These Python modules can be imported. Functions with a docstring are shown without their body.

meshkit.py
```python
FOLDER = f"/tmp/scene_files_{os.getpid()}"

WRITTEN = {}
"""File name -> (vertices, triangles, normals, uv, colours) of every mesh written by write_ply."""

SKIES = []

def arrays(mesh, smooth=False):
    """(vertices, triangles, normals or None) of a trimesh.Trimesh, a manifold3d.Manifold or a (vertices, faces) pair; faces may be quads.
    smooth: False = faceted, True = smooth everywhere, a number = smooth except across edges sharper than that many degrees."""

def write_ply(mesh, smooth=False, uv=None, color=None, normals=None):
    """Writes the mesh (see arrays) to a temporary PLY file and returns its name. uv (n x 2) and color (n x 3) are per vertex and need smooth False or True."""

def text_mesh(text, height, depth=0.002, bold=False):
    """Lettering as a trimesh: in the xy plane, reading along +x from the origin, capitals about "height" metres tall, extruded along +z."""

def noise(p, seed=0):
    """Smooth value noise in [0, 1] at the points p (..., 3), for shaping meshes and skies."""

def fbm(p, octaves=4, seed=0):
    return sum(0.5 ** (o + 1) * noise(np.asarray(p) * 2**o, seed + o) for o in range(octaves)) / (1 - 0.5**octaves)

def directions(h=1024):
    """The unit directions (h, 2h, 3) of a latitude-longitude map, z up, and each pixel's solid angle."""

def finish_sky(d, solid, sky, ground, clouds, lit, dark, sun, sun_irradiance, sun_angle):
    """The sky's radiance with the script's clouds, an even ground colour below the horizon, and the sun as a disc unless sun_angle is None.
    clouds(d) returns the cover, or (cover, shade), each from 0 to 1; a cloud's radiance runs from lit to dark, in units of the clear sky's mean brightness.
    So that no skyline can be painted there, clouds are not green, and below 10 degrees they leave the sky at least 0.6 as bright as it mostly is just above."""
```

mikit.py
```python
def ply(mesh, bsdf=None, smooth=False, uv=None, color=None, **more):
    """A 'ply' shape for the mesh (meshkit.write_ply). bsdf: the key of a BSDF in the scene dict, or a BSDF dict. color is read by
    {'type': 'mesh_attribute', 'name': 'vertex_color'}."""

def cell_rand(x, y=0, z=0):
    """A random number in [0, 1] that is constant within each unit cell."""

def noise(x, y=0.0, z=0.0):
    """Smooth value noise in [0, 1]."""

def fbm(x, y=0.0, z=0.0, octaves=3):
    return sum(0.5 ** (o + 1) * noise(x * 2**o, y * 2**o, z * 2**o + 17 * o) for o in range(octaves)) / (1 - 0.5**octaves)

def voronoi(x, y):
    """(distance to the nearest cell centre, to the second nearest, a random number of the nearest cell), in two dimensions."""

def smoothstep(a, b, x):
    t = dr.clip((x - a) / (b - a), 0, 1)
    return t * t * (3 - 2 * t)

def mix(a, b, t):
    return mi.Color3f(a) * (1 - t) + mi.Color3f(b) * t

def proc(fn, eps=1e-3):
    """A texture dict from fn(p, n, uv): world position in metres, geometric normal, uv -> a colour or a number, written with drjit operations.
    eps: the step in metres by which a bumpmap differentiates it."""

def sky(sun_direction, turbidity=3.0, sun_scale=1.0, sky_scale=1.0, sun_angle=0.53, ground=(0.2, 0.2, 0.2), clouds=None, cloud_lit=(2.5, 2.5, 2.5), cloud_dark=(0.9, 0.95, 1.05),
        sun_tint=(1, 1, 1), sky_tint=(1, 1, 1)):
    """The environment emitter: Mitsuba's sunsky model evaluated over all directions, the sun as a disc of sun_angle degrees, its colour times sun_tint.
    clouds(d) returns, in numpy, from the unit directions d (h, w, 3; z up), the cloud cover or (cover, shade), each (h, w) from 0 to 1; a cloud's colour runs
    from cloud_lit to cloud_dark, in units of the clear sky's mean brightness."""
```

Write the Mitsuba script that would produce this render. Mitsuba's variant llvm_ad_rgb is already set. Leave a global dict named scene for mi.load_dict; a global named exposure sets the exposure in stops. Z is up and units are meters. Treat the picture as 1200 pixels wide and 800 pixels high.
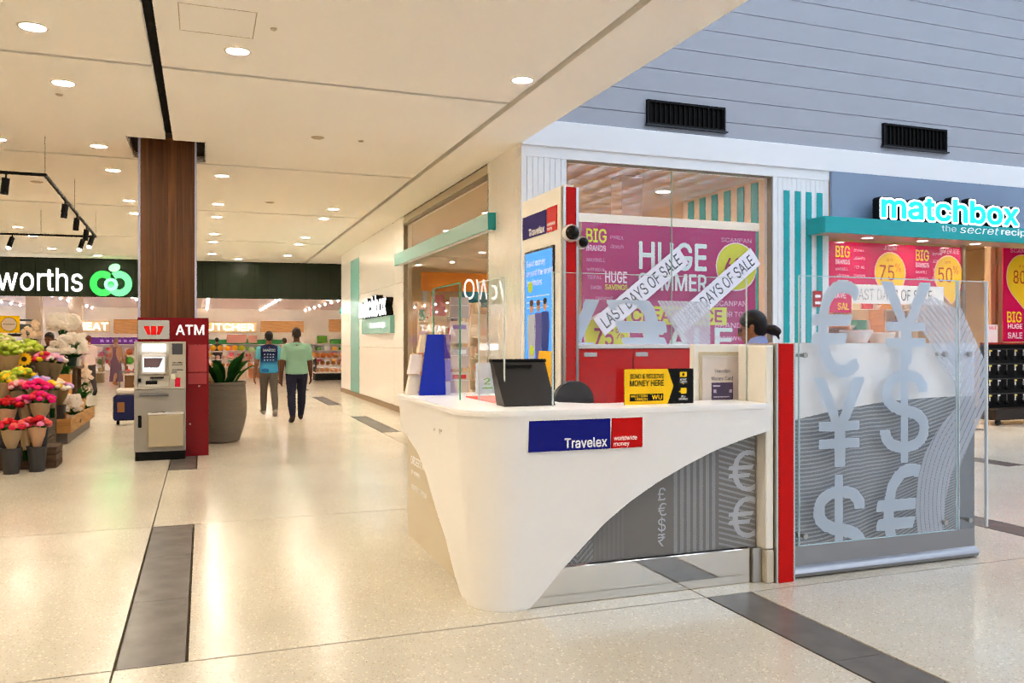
import math, random
import numpy as np, trimesh, shapely, manifold3d as m3
import drjit as dr
import mitsuba as mi
import mikit, meshkit
from shapely.geometry import Polygon, box as sbox, Point, LineString
from shapely import affinity
from shapely.ops import unary_union

rng = random.Random(7)
scene, labels = {}, {}
T = mi.ScalarTransform4f

# ------------------------------------------------------------------ camera, sky, exposure
EYE = [0.0, 0.0, 1.5]
YAW = math.atan2(362.0, 979.0)
scene['camera'] = {'type': 'perspective', 'fov': 2 * math.degrees(math.atan(600.0 / 979.0)), 'fov_axis': 'x',
                   'near_clip': 0.05, 'far_clip': 400.0,
                   'to_world': T().look_at(origin=EYE, target=[math.sin(YAW), math.cos(YAW), 1.5], up=[0, 0, 1])}
exposure = 2.07


def cloud_cover(d):
    n = meshkit.fbm(np.stack([d[..., 0] * 4, d[..., 1] * 4, d[..., 2] * 4], -1), 4, 3)
    return np.clip((n - 0.3) * 2.5, 0, 1), np.clip((0.62 - n) * 2.0, 0, 1)


SKY = 6.5
scene['sky'] = mikit.sky([0.5, -0.6, 0.75], turbidity=3.0, sun_scale=0.0, sky_scale=SKY, ground=(0.3, 0.3, 0.3), clouds=cloud_cover,
                         cloud_lit=(1.5, 1.5, 1.52), cloud_dark=(0.9, 0.95, 1.0), sky_tint=(1.0, 0.96, 0.90))
WARM = (1.0, 0.87, 0.69)        # colour of the mall's downlights
DOWN = 56.0                     # radiance of a downlight's lens
SHOPW = (1.0, 0.84, 0.64)


# ------------------------------------------------------------------ small helpers
def srgb(r, g, b):
    return [((c / 255) / 12.92 if c / 255 <= 0.04045 else ((c / 255 + 0.055) / 1.055) ** 2.4) for c in (r, g, b)]


def rgb(v):
    return {'type': 'rgb', 'value': [float(x) for x in v]}


def mat(name, col, rough=0.5, metal=0.0, spec=0.25, cc=0.0, ccg=0.9, tex=None):
    b = {'type': 'principled', 'base_color': tex if tex is not None else rgb(srgb(*col)), 'roughness': rough, 'metallic': metal, 'specular': spec}
    if cc:
        b['clearcoat'] = cc
        b['clearcoat_gloss'] = ccg
    scene[name] = {'type': 'twosided', 'bsdf': b}
    return name


_auto = {}


def C(r, g, b, rough=0.55):
    """A plain painted or plastic material of this sRGB colour."""
    k = (r, g, b, rough)
    if k not in _auto:
        _auto[k] = mat('paint_%d_%d_%d_%d' % (r, g, b, round(rough * 100)), (r, g, b), rough)
    return _auto[k]


def uniq(k):
    if k not in scene and k not in labels:
        return k
    i = 1
    while '%s_%03d' % (k, i) in scene or '%s_%03d' % (k, i) in labels:
        i += 1
    return '%s_%03d' % (k, i)


def shape(mesh, m, smooth=False, **more):
    if isinstance(mesh, dict):
        d = dict(mesh)
        d['bsdf'] = {'type': 'ref', 'id': m}
        d.update(more)
        return d
    return mikit.ply(mesh, m, smooth=smooth, **more)


def thing(name, label, cat, group=None, kind=None):
    k = uniq(name)
    labels[k] = {'label': label, 'category': cat}
    if group:
        labels[k]['group'] = group
    if kind:
        labels[k]['kind'] = kind
    return k


def part(parent, name, mesh, m, smooth=False, label=None, kind=None, **more):
    k = uniq(parent + '__' + name)
    scene[k] = shape(mesh, m, smooth, **more)
    if label or kind:
        labels[k] = {}
        if label:
            labels[k]['label'] = label
        if kind:
            labels[k]['kind'] = kind
    return k


def solo(name, mesh, m, label, cat, group=None, kind=None, smooth=False, **more):
    k = thing(name, label, cat, group, kind)
    scene[k] = shape(mesh, m, smooth, **more)
    return k


def struct(name, mesh, m, label, cat='wall', smooth=False):
    k = uniq(name)
    labels[k] = {'label': label, 'category': cat, 'kind': 'structure'}
    if mesh is not None:
        scene[k] = shape(mesh, m, smooth)
    return k


def box(x0, x1, y0, y1, z0, z1):
    b = trimesh.creation.box([abs(x1 - x0), abs(y1 - y0), abs(z1 - z0)])
    b.apply_translation([(x0 + x1) / 2, (y0 + y1) / 2, (z0 + z1) / 2])
    return b


def rbox(x0, x1, y0, y1, z0, z1, r=0.01):
    """A box with chamfered edges."""
    pts = []
    for sx, X in ((1, x0), (-1, x1)):
        for sy, Y in ((1, y0), (-1, y1)):
            for sz, Z in ((1, z0), (-1, z1)):
                pts += [(X, Y + sy * r, Z + sz * r), (X + sx * r, Y, Z + sz * r), (X + sx * r, Y + sy * r, Z)]
    return tri(m3.Manifold.hull_points(np.array(pts)))


def tri(man):
    m = man.to_mesh()
    return trimesh.Trimesh(np.array(m.vert_properties[:, :3]), np.array(m.tri_verts), process=False)


def cat(*ms):
    out = []
    for m in ms:
        out += list(m) if isinstance(m, (list, tuple)) else [m]
    return trimesh.util.concatenate(out)


def lathe(prof, at=(0, 0, 0), n=24):
    m = trimesh.creation.revolve(np.array(prof, float), sections=n)
    m.apply_translation(at)
    return m


def cyl(p0, p1, r0, r1=None, n=12):
    """A (tapered) round bar between two points."""
    p0, p1 = np.array(p0, float), np.array(p1, float)
    r1 = r0 if r1 is None else r1
    L = np.linalg.norm(p1 - p0)
    m = trimesh.creation.revolve(np.array([[0, 0], [r0, 0], [r1, L], [0, L]]), sections=n)
    m.apply_transform(trimesh.geometry.align_vectors([0, 0, 1], (p1 - p0) / L))
    m.apply_translation(p0)
    return m


def tube(pts, r, n=8):
    return cat([cyl(a, b, r, r, n) for a, b in zip(pts[:-1], pts[1:])] + [ball(p, r, 1) for p in pts[1:-1]])


def ball(c, r, sub=2, sc=(1, 1, 1)):
    m = trimesh.creation.icosphere(subdivisions=sub, radius=r)
    m.apply_scale(sc)
    m.apply_translation(c)
    return m


def ext(poly, depth):
    """Extrudes a shapely (multi)polygon along +z."""
    gs = [g for g in getattr(poly, 'geoms', [poly]) if g.geom_type == 'Polygon' and g.area > 1e-8]
    return cat([trimesh.creation.extrude_polygon(g, depth, engine='earcut') for g in gs])


FRONT = (np.array([1., 0, 0]), np.array([0, 0, 1.]), np.array([0, -1., 0]))     # a face that looks toward -y
SIDE = (np.array([0, -1., 0]), np.array([0, 0, 1.]), np.array([-1., 0, 0]))      # a face that looks toward -x
BACK = (np.array([-1., 0, 0]), np.array([0, 0, 1.]), np.array([0, 1., 0]))       # a face that looks toward +y


def on(mesh, origin, frame=FRONT):
    m = mesh.copy()
    t = np.eye(4)
    t[:3, 0], t[:3, 1], t[:3, 2], t[:3, 3] = frame[0], frame[1], frame[2], origin
    m.apply_transform(t)
    return m


_tp = {}


def text_poly(s, bold=False):
    """Lettering as a shapely shape, capitals 1 high, starting at the origin."""
    if (s, bold) not in _tp:
        m = meshkit.text_mesh(s, 1.0, 0.01, bold)
        f = m.faces[(m.face_normals[:, 2] < -0.9)]
        p = unary_union([Polygon(m.vertices[t][:, :2]).buffer(1e-4) for t in f])
        x0, y0, x1, y1 = p.bounds
        _tp[(s, bold)] = affinity.translate(p, -x0, 0)
    return _tp[(s, bold)]


def text_fit(s, h, w=None, bold=False, italic=0.0):
    p = text_poly(s, bold)
    x0, y0, x1, y1 = p.bounds
    sx = h if w is None else w / x1
    p = affinity.scale(p, sx, h, origin=(0, 0))
    if italic:
        p = affinity.skew(p, italic, 0, origin=(0, 0))
    return p


def text(s, h, w=None, bold=False, depth=0.0015, italic=0.0):
    return ext(text_fit(s, h, w, bold, italic), depth)


def rot2(poly, deg, origin=(0, 0)):
    return affinity.rotate(poly, deg, origin=origin)


def emit(rad):
    return {'type': 'area', 'radiance': rgb(rad)}


def glass_sheet(corners):
    """A single sheet from four corners."""
    return trimesh.Trimesh(np.array(corners, float), np.array([[0, 1, 2], [0, 2, 3]]), process=False)


def sheet_y(x0, x1, z0, z1, y):
    return glass_sheet([(x0, y, z0), (x1, y, z0), (x1, y, z1), (x0, y, z1)])


def sheet_x(x, y0, y1, z0, z1):
    return glass_sheet([(x, y1, z0), (x, y0, z0), (x, y0, z1), (x, y1, z1)])


# ------------------------------------------------------------------ materials
def terrazzo(p, n, uv):
    a, b, r = mikit.voronoi(p.x * 52, p.y * 52)
    a2, b2, r2 = mikit.voronoi(p.x * 110 + 9, p.y * 110)
    base = mikit.mix(srgb(176, 169, 153), srgb(193, 187, 173), mikit.fbm(p.x * 1.3, p.y * 1.3, 0.0, 4))
    chip = dr.select(r > 0.86, mikit.mi.Color3f(*srgb(168, 146, 112)), dr.select(r < 0.14, mi.Color3f(*srgb(224, 216, 198)), base))
    m = mikit.smoothstep(0.34, 0.22, a)
    c = mikit.mix(base, chip, m * 0.6)
    dark = mikit.smoothstep(0.30, 0.2, a2) * dr.select(r2 > 0.90, 1.0, 0.0)
    return mikit.mix(c, srgb(120, 100, 76), dark * 0.7)


def floor_rough(p, n, uv):
    return 0.14 + 0.09 * mikit.fbm(p.x * 2.0, p.y * 2.0, 0.0, 3)


scene['terrazzo'] = {'type': 'twosided', 'bsdf': {'type': 'principled', 'base_color': mikit.proc(terrazzo), 'roughness': mikit.proc(floor_rough), 'specular': 0.55, 'clearcoat': 0.2, 'clearcoat_gloss': 0.93}}


def dark_tile_col(p, n, uv):
    return mikit.mix(srgb(84, 80, 76), srgb(104, 99, 94), mikit.fbm(p.x * 9, p.y * 9, 0.0, 4))


mat('dark_tile', None, 0.28, tex=mikit.proc(dark_tile_col))
mat('grout', (84, 74, 60), 0.8)


def wood_tex(c0, c1, sx, sy, sz):
    def f(p, n, uv):
        g = mikit.fbm(p.x * sx, p.y * sy, p.z * sz, 4)
        ring = 0.5 + 0.5 * dr.sin((p.x * sx + p.y * sy) * 1.3 + 9 * g + p.z * sz)
        return mikit.mix(c0, c1, 0.65 * g + 0.35 * ring)
    return mikit.proc(f)


mat('walnut', None, 0.35, tex=wood_tex(srgb(72, 44, 22), srgb(116, 72, 38), 40, 40, 1.2), cc=0.2)
mat('walnut_light', None, 0.35, tex=wood_tex(srgb(86, 54, 26), srgb(132, 84, 44), 36, 36, 1.0), cc=0.2)
mat('crate_wood', None, 0.6, tex=wood_tex(srgb(150, 108, 62), srgb(196, 150, 96), 6, 6, 40))
mat('dark_wood', None, 0.6, tex=wood_tex(srgb(58, 42, 28), srgb(92, 68, 46), 6, 6, 40))
mat('oak', None, 0.5, tex=wood_tex(srgb(188, 132, 72), srgb(218, 164, 100), 4, 4, 30))
mat('ceiling_paint', (251, 246, 235), 0.9, spec=0.2)
mat('ceiling_back', (60, 54, 46), 0.9, spec=0.2)
mat('slot_black', (14, 13, 12), 0.8, spec=0.2)
mat('cream_panel', (246, 243, 236), 0.18, spec=0.5, cc=0.3)
mat('white_wall', (222, 224, 226), 0.5)
mat('cladding', (156, 160, 168), 0.45)
mat('atrium_steel', (232, 236, 242), 0.5)
mat('baseboard', (150, 126, 98), 0.4)
mat('teal', (38, 158, 160), 0.35)
mat('teal_soft', (126, 186, 178), 0.3)
mat('steel', (196, 194, 190), 0.16, 1.0)
mat('brushed', (176, 174, 170), 0.32, 1.0)
mat('mirror_kick', (206, 200, 190), 0.06, 1.0)
mat('black', (14, 14, 14), 0.5, spec=0.12)
mat('black_gloss', (14, 14, 14), 0.15)
mat('counter_white', (241, 241, 241), 0.22, cc=0.35)
mat('blade_cream', (240, 236, 226), 0.4)
mat('red_gloss', (196, 8, 4), 0.35, spec=0.15)
mat('red_cabinet', (204, 20, 10), 0.2, spec=0.25, cc=0.1)
mat('navy', (4, 12, 122), 0.3, spec=0.2)
mat('navy_violet', (44, 34, 108), 0.6, spec=0.2)
mat('white_print', (244, 244, 246), 0.5)
mat('magenta', (166, 22, 96), 0.5, spec=0.15)
mat('hot_pink', (216, 4, 76), 0.5, spec=0.15)
mat('lime', (204, 206, 30), 0.5)
mat('yellow', (250, 200, 0), 0.45)
mat('mint_print', (206, 224, 222), 0.5)
mat('glass_edge', (60, 150, 120), 0.15)
scene['glass'] = {'type': 'thindielectric', 'int_ior': 1.5}
scene['clear_glass'] = {'type': 'thindielectric', 'int_ior': 1.33}
scene['acrylic'] = {'type': 'thindielectric', 'int_ior': 1.3}
scene['frost'] = {'type': 'principledthin', 'base_color': rgb(srgb(222, 232, 242)), 'roughness': 0.6, 'spec_trans': 0.25, 'diff_trans': 0.85, 'eta': 1.3}
scene['frost_soft'] = {'type': 'blendbsdf', 'weight': 0.5, 'bsdf_0': {'type': 'thindielectric', 'int_ior': 1.3},
                       'bsdf_1': {'type': 'principledthin', 'base_color': rgb(srgb(220, 226, 236)), 'roughness': 0.6, 'spec_trans': 0.0, 'diff_trans': 0.85}}
# ------------------------------------------------------------------ the floor
FX0, FX1, FY0, FY1 = -9.0, 20.0, -30.0, 25.4
fl = struct('floor', box(FX0, FX1, FY0, 62.0, -0.12, -0.03), 'grout', 'polished cream terrazzo floor with inlaid dark strips', 'floor')
gx = [-9.0, -6.685, -3.535, -0.385, 2.765, 5.915, 9.065, 12.215, 15.365, 18.515, 20.0]
gy = [-30.0, -11.55, -8.4, -5.25, -2.1, 1.05, 4.2, 7.35, 10.5, 13.65, 16.8, 19.95, 23.1, 26.25, 29.4]
J = 0.005
strips = 0
for i in range(len(gx) - 1):
    for j in range(len(gy) - 1):
        x0, x1, y0, y1 = gx[i], gx[i + 1], gy[j], gy[j + 1]
        has = ((i + j) % 2 == 1) and x0 >= -7 and x1 <= 19 and j > 0
        xs = x0 + 0.315 if has else x0
        part(fl, 'slab', box(xs + J, x1 - J, y0 + J, y1 - J, -0.04, 0.0), 'terrazzo')
        if has:
            n = 3
            for k in range(n):
                a, b = y0 + (y1 - y0) * k / n, y0 + (y1 - y0) * (k + 1) / n
                part(fl, 'strip_tile', box(x0 + 2 * J, xs - 2 * J, a + 0.002, b - 0.002, -0.04, 0.0), 'dark_tile', label='dark grey inlaid strip tile' if strips == 0 else None)
                strips += 1
part(fl, 'supermarket_floor', box(FX0, FX1, 29.4, 62.0, -0.03, 0.0), 'terrazzo')

# ------------------------------------------------------------------ corridor ceiling: panels between joints, the long slots, the recess round the column
ce = struct('ceiling', box(-9.0, 3.9, -30.0, 31.0, 4.22, 4.3), 'ceiling_back', 'warm lit white plasterboard ceiling of the mall corridor with joints and downlights', 'ceiling')
cy = [-30.0, -9.2, -4.75, -0.3, 4.15, 8.58, 13.03, 17.65, 22.8, 27.95, 31.0]
hole = sbox(-0.90, 11.64, 0.02, 12.92)
slot = sbox(-0.455, -30.0, -0.365, 11.7)
for a, b in zip(cy[:-1], cy[1:]):
    cell = sbox(-9.0, a + (0.035 if a > -30 else 0), 3.13, b - 0.035).difference(hole).difference(slot)
    for g in sorted(getattr(cell, 'geoms', [cell]), key=lambda q: q.bounds[0]):
        m = ext(g, 0.08)
        m.apply_translation([0, 0, 4.1])
        part(ce, 'panel', m, 'ceiling_paint')
part(ce, 'slot', box(-0.47, -0.35, -30, 11.64, 4.185, 4.2), 'slot_black', label='black slot running along the ceiling to the column')
part(ce, 'soffit', box(3.21, 3.9, -30.0, 31.0, 4.1, 4.22), 'ceiling_paint', label='soffit border beyond the long dark joint')
part(ce, 'recess', cat(box(-0.92, -0.90, 11.62, 12.94, 4.1, 4.6), box(0.02, 0.04, 11.62, 12.94, 4.1, 4.6), box(-0.92, 0.04, 11.62, 11.64, 4.18, 4.6), box(-0.92, 0.04, 12.92, 12.94, 4.1, 4.6), box(-0.92, 0.04, 11.62, 12.94, 4.6, 4.62)), 'grout', label='recess round the column head')
hp = LineString([(-0.18, 7.5), (-0.18, 6.9), (0.40, 6.9), (0.40, 7.5), (-0.18, 7.5)]).buffer(0.004)
m = ext(hp, 0.002); m.apply_translation([0, 0, 4.0985])
part(ce, 'access_panel', m, C(186, 170, 140), label='thin outline of an access panel')
for i, (x, y, r) in enumerate([(1.37, 10.85, 0.085), (1.17, 16.22, 0.085), (-2.54, 15.45, 0.1), (1.92, 10.84, 0.04), (0.55, 7.2, 0.03), (-1.42, 9.9, 0.04)]):
    solo('ceiling_speaker' if r > 0.05 else 'smoke_detector', lathe([[0, -0.012], [r * 0.8, -0.012], [r, 0.0], [0, 0.0]], (x, y, 4.1), 20), C(196, 180, 152),
         ['round ceiling speaker right of the wooden column', 'small round ceiling speaker toward the supermarket', 'round ceiling speaker beside the black light track',
          'small detector beside the round ceiling speaker', 'tiny sensor near the access panel', 'tiny sensor beside the second downlight from the left'][i], 'speaker' if r > 0.05 else 'detector', smooth=30)

# downlights of the corridor: a white trim ring and a lit lens each
ring = shape(lathe([[0.098, 0.0], [0.098, -0.006], [0.118, -0.005], [0.122, 0.0]], (0, 0, 0), 28), C(236, 226, 206), 30)
lens = shape(lathe([[0.0, -0.002], [0.099, 0.0]], (0, 0, 0), 28), 'white_print')
names = {(-1.32, 7.85): 'downlight at the top left corner, left of the black slot', (-1.32, 9.45): 'downlight left of the black slot, second from the top',
         (0.29, 7.87): 'downlight beside the thin access panel', (3.0, 7.76): 'downlight near the long dark joint by the soffit'}
dl = [(-1.32, 7.85), (-1.32, 9.45), (0.29, 7.87), (2.98, 7.76), (-1.3, 12.34), (-1.28, 14.0), (0.28, 13.88), (-1.28, 16.91), (-1.3, 18.57), (0.27, 16.76), (0.27, 18.49), (0.25, 21.45), (0.25, 26.3),
      (1.04, 27.7), (-3.95, 21.71), (-3.97, 26.37), (-3.93, 23.34), (-2.98, 28.0), (-2.48, 12.36), (2.4, 16.6), (2.4, 17.97), (2.4, 21.36), (2.4, 22.92), (2.4, 26.0), (0.25, 23.2),
      (-1.32, 5.4), (0.29, 5.4), (0.29, 1.4), (-2.9, 4.4), (-2.9, 1.4), (-4.5, 5.6), (-6.8, 5.0), (-6.8, 9.0), (-1.32, 3.4), (0.29, 3.4), (-1.32, 0.0), (2.4, -4.0), (-1.3, -10.0), (2.4, -16.0), (-4.5, -18.0), (-4.5, 3.4), (-4.5, 7.85), (-6.8, 12.4), (-4.5, 17.0), (-4.5, -1.5), (-6.8, 22.0)]  # all out of view; the first ones are placed to light the counter's left face
ORD = ['nearest', 'second', 'third', 'fourth', 'fifth', 'sixth', 'seventh', 'eighth']
rows = {'left of the wooden column': [(x, y) for x, y in dl if -1.4 < x < -1.2], 'just right of the wooden column': [(x, y) for x, y in dl if 0.2 < x < 0.3],
        'beside the long dark joint on the right': [(x, y) for x, y in dl if 2.3 < x < 2.5], 'at the far left over the flower stand': [(x, y) for x, y in dl if -4 < x < -3.9]}
for rn, pts in rows.items():
    for i, q in enumerate(sorted([q for q in pts if q[1] > 5], key=lambda q: q[1])):
        names.setdefault(q, '%s recessed downlight in the row %s' % (ORD[i], rn))  # the nearest in both column rows is out of view, lighting the counter
names[(1.04, 27.7)] = 'small downlight just in front of the dark green fascia'
names[(-2.98, 28.0)] = 'small downlight above the glowing green apple emblem'
names[(-2.48, 12.36)] = 'downlight cut by the left edge of the picture'
for x, y in dl:
    t = thing('downlight', names.get((x, y), 'round recessed downlight glowing warm white in the corridor ceiling, of a set mostly out of view'), 'downlight', 'downlights of the corridor ceiling')
    part(t, 'trim', ring, C(236, 226, 206), to_world=T().translate([x, y, 4.1]))
    d = dict(lens); d['to_world'] = T().translate([x, y, 4.097]); d['emitter'] = emit([DOWN * c for c in WARM])
    scene[uniq(t + '__lens')] = d

# ------------------------------------------------------------------ wall on the right of the corridor (x = 3.9) and the shop front (y = 10.225)
X, Y = 3.9, 10.225
wr = struct('wall_right', cat(box(X + 0.02, X + 0.18, 17.03, 25.35, 0, 4.1), box(X + 0.02, X + 0.18, 11.55, 17.03, 0, 0.5), box(X + 0.02, X + 0.18, 11.55, 17.03, 3.93, 4.1),
                          box(X + 0.02, 4.55, Y + 0.03, 11.55, 0, 4.1)), C(200, 188, 164), 'glossy cream panelled wall along the right of the corridor')
for y0, y1 in ((17.05, 18.0), (18.0, 22.25), (23.67, 25.35)):
    for z0, z1 in ((0.12, 1.36), (1.36, 2.74), (2.74, 4.1)):
        part(wr, 'panel', box(X, X + 0.03, y0 + 0.004, y1 - 0.004, z0 + 0.004, z1 - 0.004), 'cream_panel')
part(wr, 'strip', box(X - 0.004, X + 0.03, 22.27, 23.65, 0.12, 3.75), 'teal_soft', label='soft green glass strip on the cream wall')
for z0, z1 in ((3.75, 4.1),):
    part(wr, 'panel', box(X, X + 0.03, 22.27, 23.65, z0, z1), 'cream_panel')
for z0, z1 in ((0.12, 1.36), (1.36, 2.74), (2.74, 4.1)):
    part(wr, 'panel', box(X, X + 0.03, 11.57, 11.58, z0, z1), 'cream_panel')
    n = 12
    for k in range(n):
        y0, y1 = Y + 0.0 + (11.55 - Y) * k / n, Y + (11.55 - Y) * (k + 1) / n
        part(wr, 'rib', box(X, X + 0.03, y0 + 0.003, y1 - 0.003, z0, z1), 'cream_panel')
struct('baseboard_right', cat(box(X - 0.02, X + 0.02, 17.03, 25.35, 0, 0.11), box(X - 0.015, X + 0.02, 11.0, 17.03, 0, 0.11)), 'baseboard', 'brown metal skirting at the foot of the cream wall', 'baseboard')
# window in the side wall
w1 = struct('window_1', None, None, 'tall glass shop window in the cream wall with green canopy', 'window')
part(w1, 'pane', sheet_x(X + 0.05, 11.57, 17.01, 0.52, 3.91), 'glass')
part(w1, 'frame', cat(box(X + 0.0, X + 0.08, 16.99, 17.05, 0.48, 3.95), box(X + 0.0, X + 0.08, 11.53, 11.59, 0.48, 3.95), box(X, X + 0.08, 11.55, 17.03, 3.90, 3.95), box(X, X + 0.08, 11.55, 17.03, 0.47, 0.52)), C(120, 108, 88, 0.3))

# shop front wall
wf = struct('wall_front', cat(box(X + 0.005, 20.0, Y + 0.03, Y + 0.25, 4.41, 8.0)), C(150, 158, 172), 'pale blue boarded wall of the atrium above the shop front')
zb = 4.34 - 0.0
k = 0
z = 4.34
while z < 7.7:
    part(wf, 'board', box(X, 20.0, Y, Y + 0.03, max(z + 0.004, 4.42), z + 0.3205 - 0.004), 'cladding')
    z += 0.3205
hd = struct('trim_1', rbox(X, 20.0, Y - 0.06, Y + 0.2, 4.07, 4.42, 0.008), 'white_wall', 'white header band over the shop windows', 'trim')
part(hd, 'lower_band', box(X, 8.89, Y - 0.03, Y + 0.2, 3.93, 4.07), 'white_wall')
for nm, xa, xb in (('pier', X + 0.0, 4.55), ('pier', 7.87, 8.89)):
    pc = struct('wall_pier', box(xa + 0.02, xb - 0.02, Y + 0.0, Y + 0.2, 0, 3.93), C(196, 200, 208), 'white ribbed pier left of the poster window' if xa < 5 else 'white ribbed pier with four teal stripes')
    n = 8 if xa < 5 else 12
    for q in range(n):
        a, b = xa + (xb - xa) * q / n, xa + (xb - xa) * (q + 1) / n
        part(pc, 'rib', box(a + 0.003, b - 0.003, Y - 0.02, Y + 0.01, 0.0, 3.93), 'white_wall')
    if xa > 5:
        for q in range(4):
            x0 = 8.06 + 0.2 * q
            part(pc, 'stripe', box(x0, x0 + 0.10, Y - 0.035, Y - 0.019, 0.05, 3.735), 'teal', label='upright teal stripe')
w2 = struct('window_2', None, None, 'large shop window with the magenta sale poster behind it', 'window')
part(w2, 'pane', sheet_y(4.56, 6.195, 0.06, 3.92, Y + 0.05), 'glass')
part(w2, 'pane', sheet_y(6.205, 7.86, 0.06, 3.92, Y + 0.05), 'glass')
part(w2, 'seam', box(6.194, 6.206, Y + 0.044, Y + 0.056, 0.06, 3.92), C(120, 150, 120, 0.2))
part(w2, 'frame', cat(box(4.54, 4.565, Y + 0.0, Y + 0.1, 0, 3.93), box(7.855, 7.885, Y, Y + 0.1, 0, 3.93), box(4.55, 7.87, Y + 0.0, Y + 0.1, 3.915, 3.94), box(4.55, 7.87, Y, Y + 0.1, 0, 0.07)), C(128, 120, 108, 0.3))

# unseen atrium: skylight shaped for its window reflection and daylight, side wall, far end
sk = struct('unseen_ceiling_atrium', None, None, 'unseen glazed skylight roof lighting the atrium, with white steel beams', 'ceiling')
for k in range(14):
    y = -30 + k * 3.05
    part(sk, 'rafter', box(3.9, 20.0, y - 0.08, y + 0.08, 7.76, 7.88), 'atrium_steel')
for k in range(17):
    x = 3.95 + k * 1.0
    part(sk, 'beam', box(x - 0.17, x + 0.17, -30, Y, 7.66, 7.80), 'atrium_steel')
    if k < 16:
        part(sk, 'pane', glass_sheet([(x, -30, 7.92), (x + 1.0, -30, 7.92), (x + 1.0, Y, 7.92), (x, Y, 7.92)]), 'glass')
struct('wall_bulkhead', box(3.2, 3.9, -30, Y, 4.225, 8.0), 'white_wall', 'white bulkhead above the corridor soffit facing the atrium')
struct('added_roof_shop', box(3.9, 20.2, Y + 0.2, 31.0, 4.225, 4.3), 'ceiling_back', 'added roof slab over the shop, out of view, keeping sky light out', 'roof')  # added to stop sky light leaking in above the shop
struct('unseen_wall_atrium', box(20.0, 20.2, -30, Y + 0.3, 0, 8.0), C(222, 222, 224), 'unseen white side wall of the atrium, closing off the sky')  # out of view, keeps the sky from shining in at the side
struct('unseen_wall_back', box(-9.2, 20.2, -30.2, -30.0, 0, 8.0), C(214, 206, 196), 'unseen wall at the near end of the mall, closing off the sky')  # out of view, shuts the sky out behind the camera
struct('unseen_wall_left', box(-9.2, -9.0, -30, 25.4, 0, 4.3), C(224, 206, 176), 'unseen cream wall along the left of the corridor, closing off the sky')  # out of view, keeps sky light out of the corridor
# ------------------------------------------------------------------ the money exchange kiosk
CT = 1.12          # height of the counter top


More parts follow.
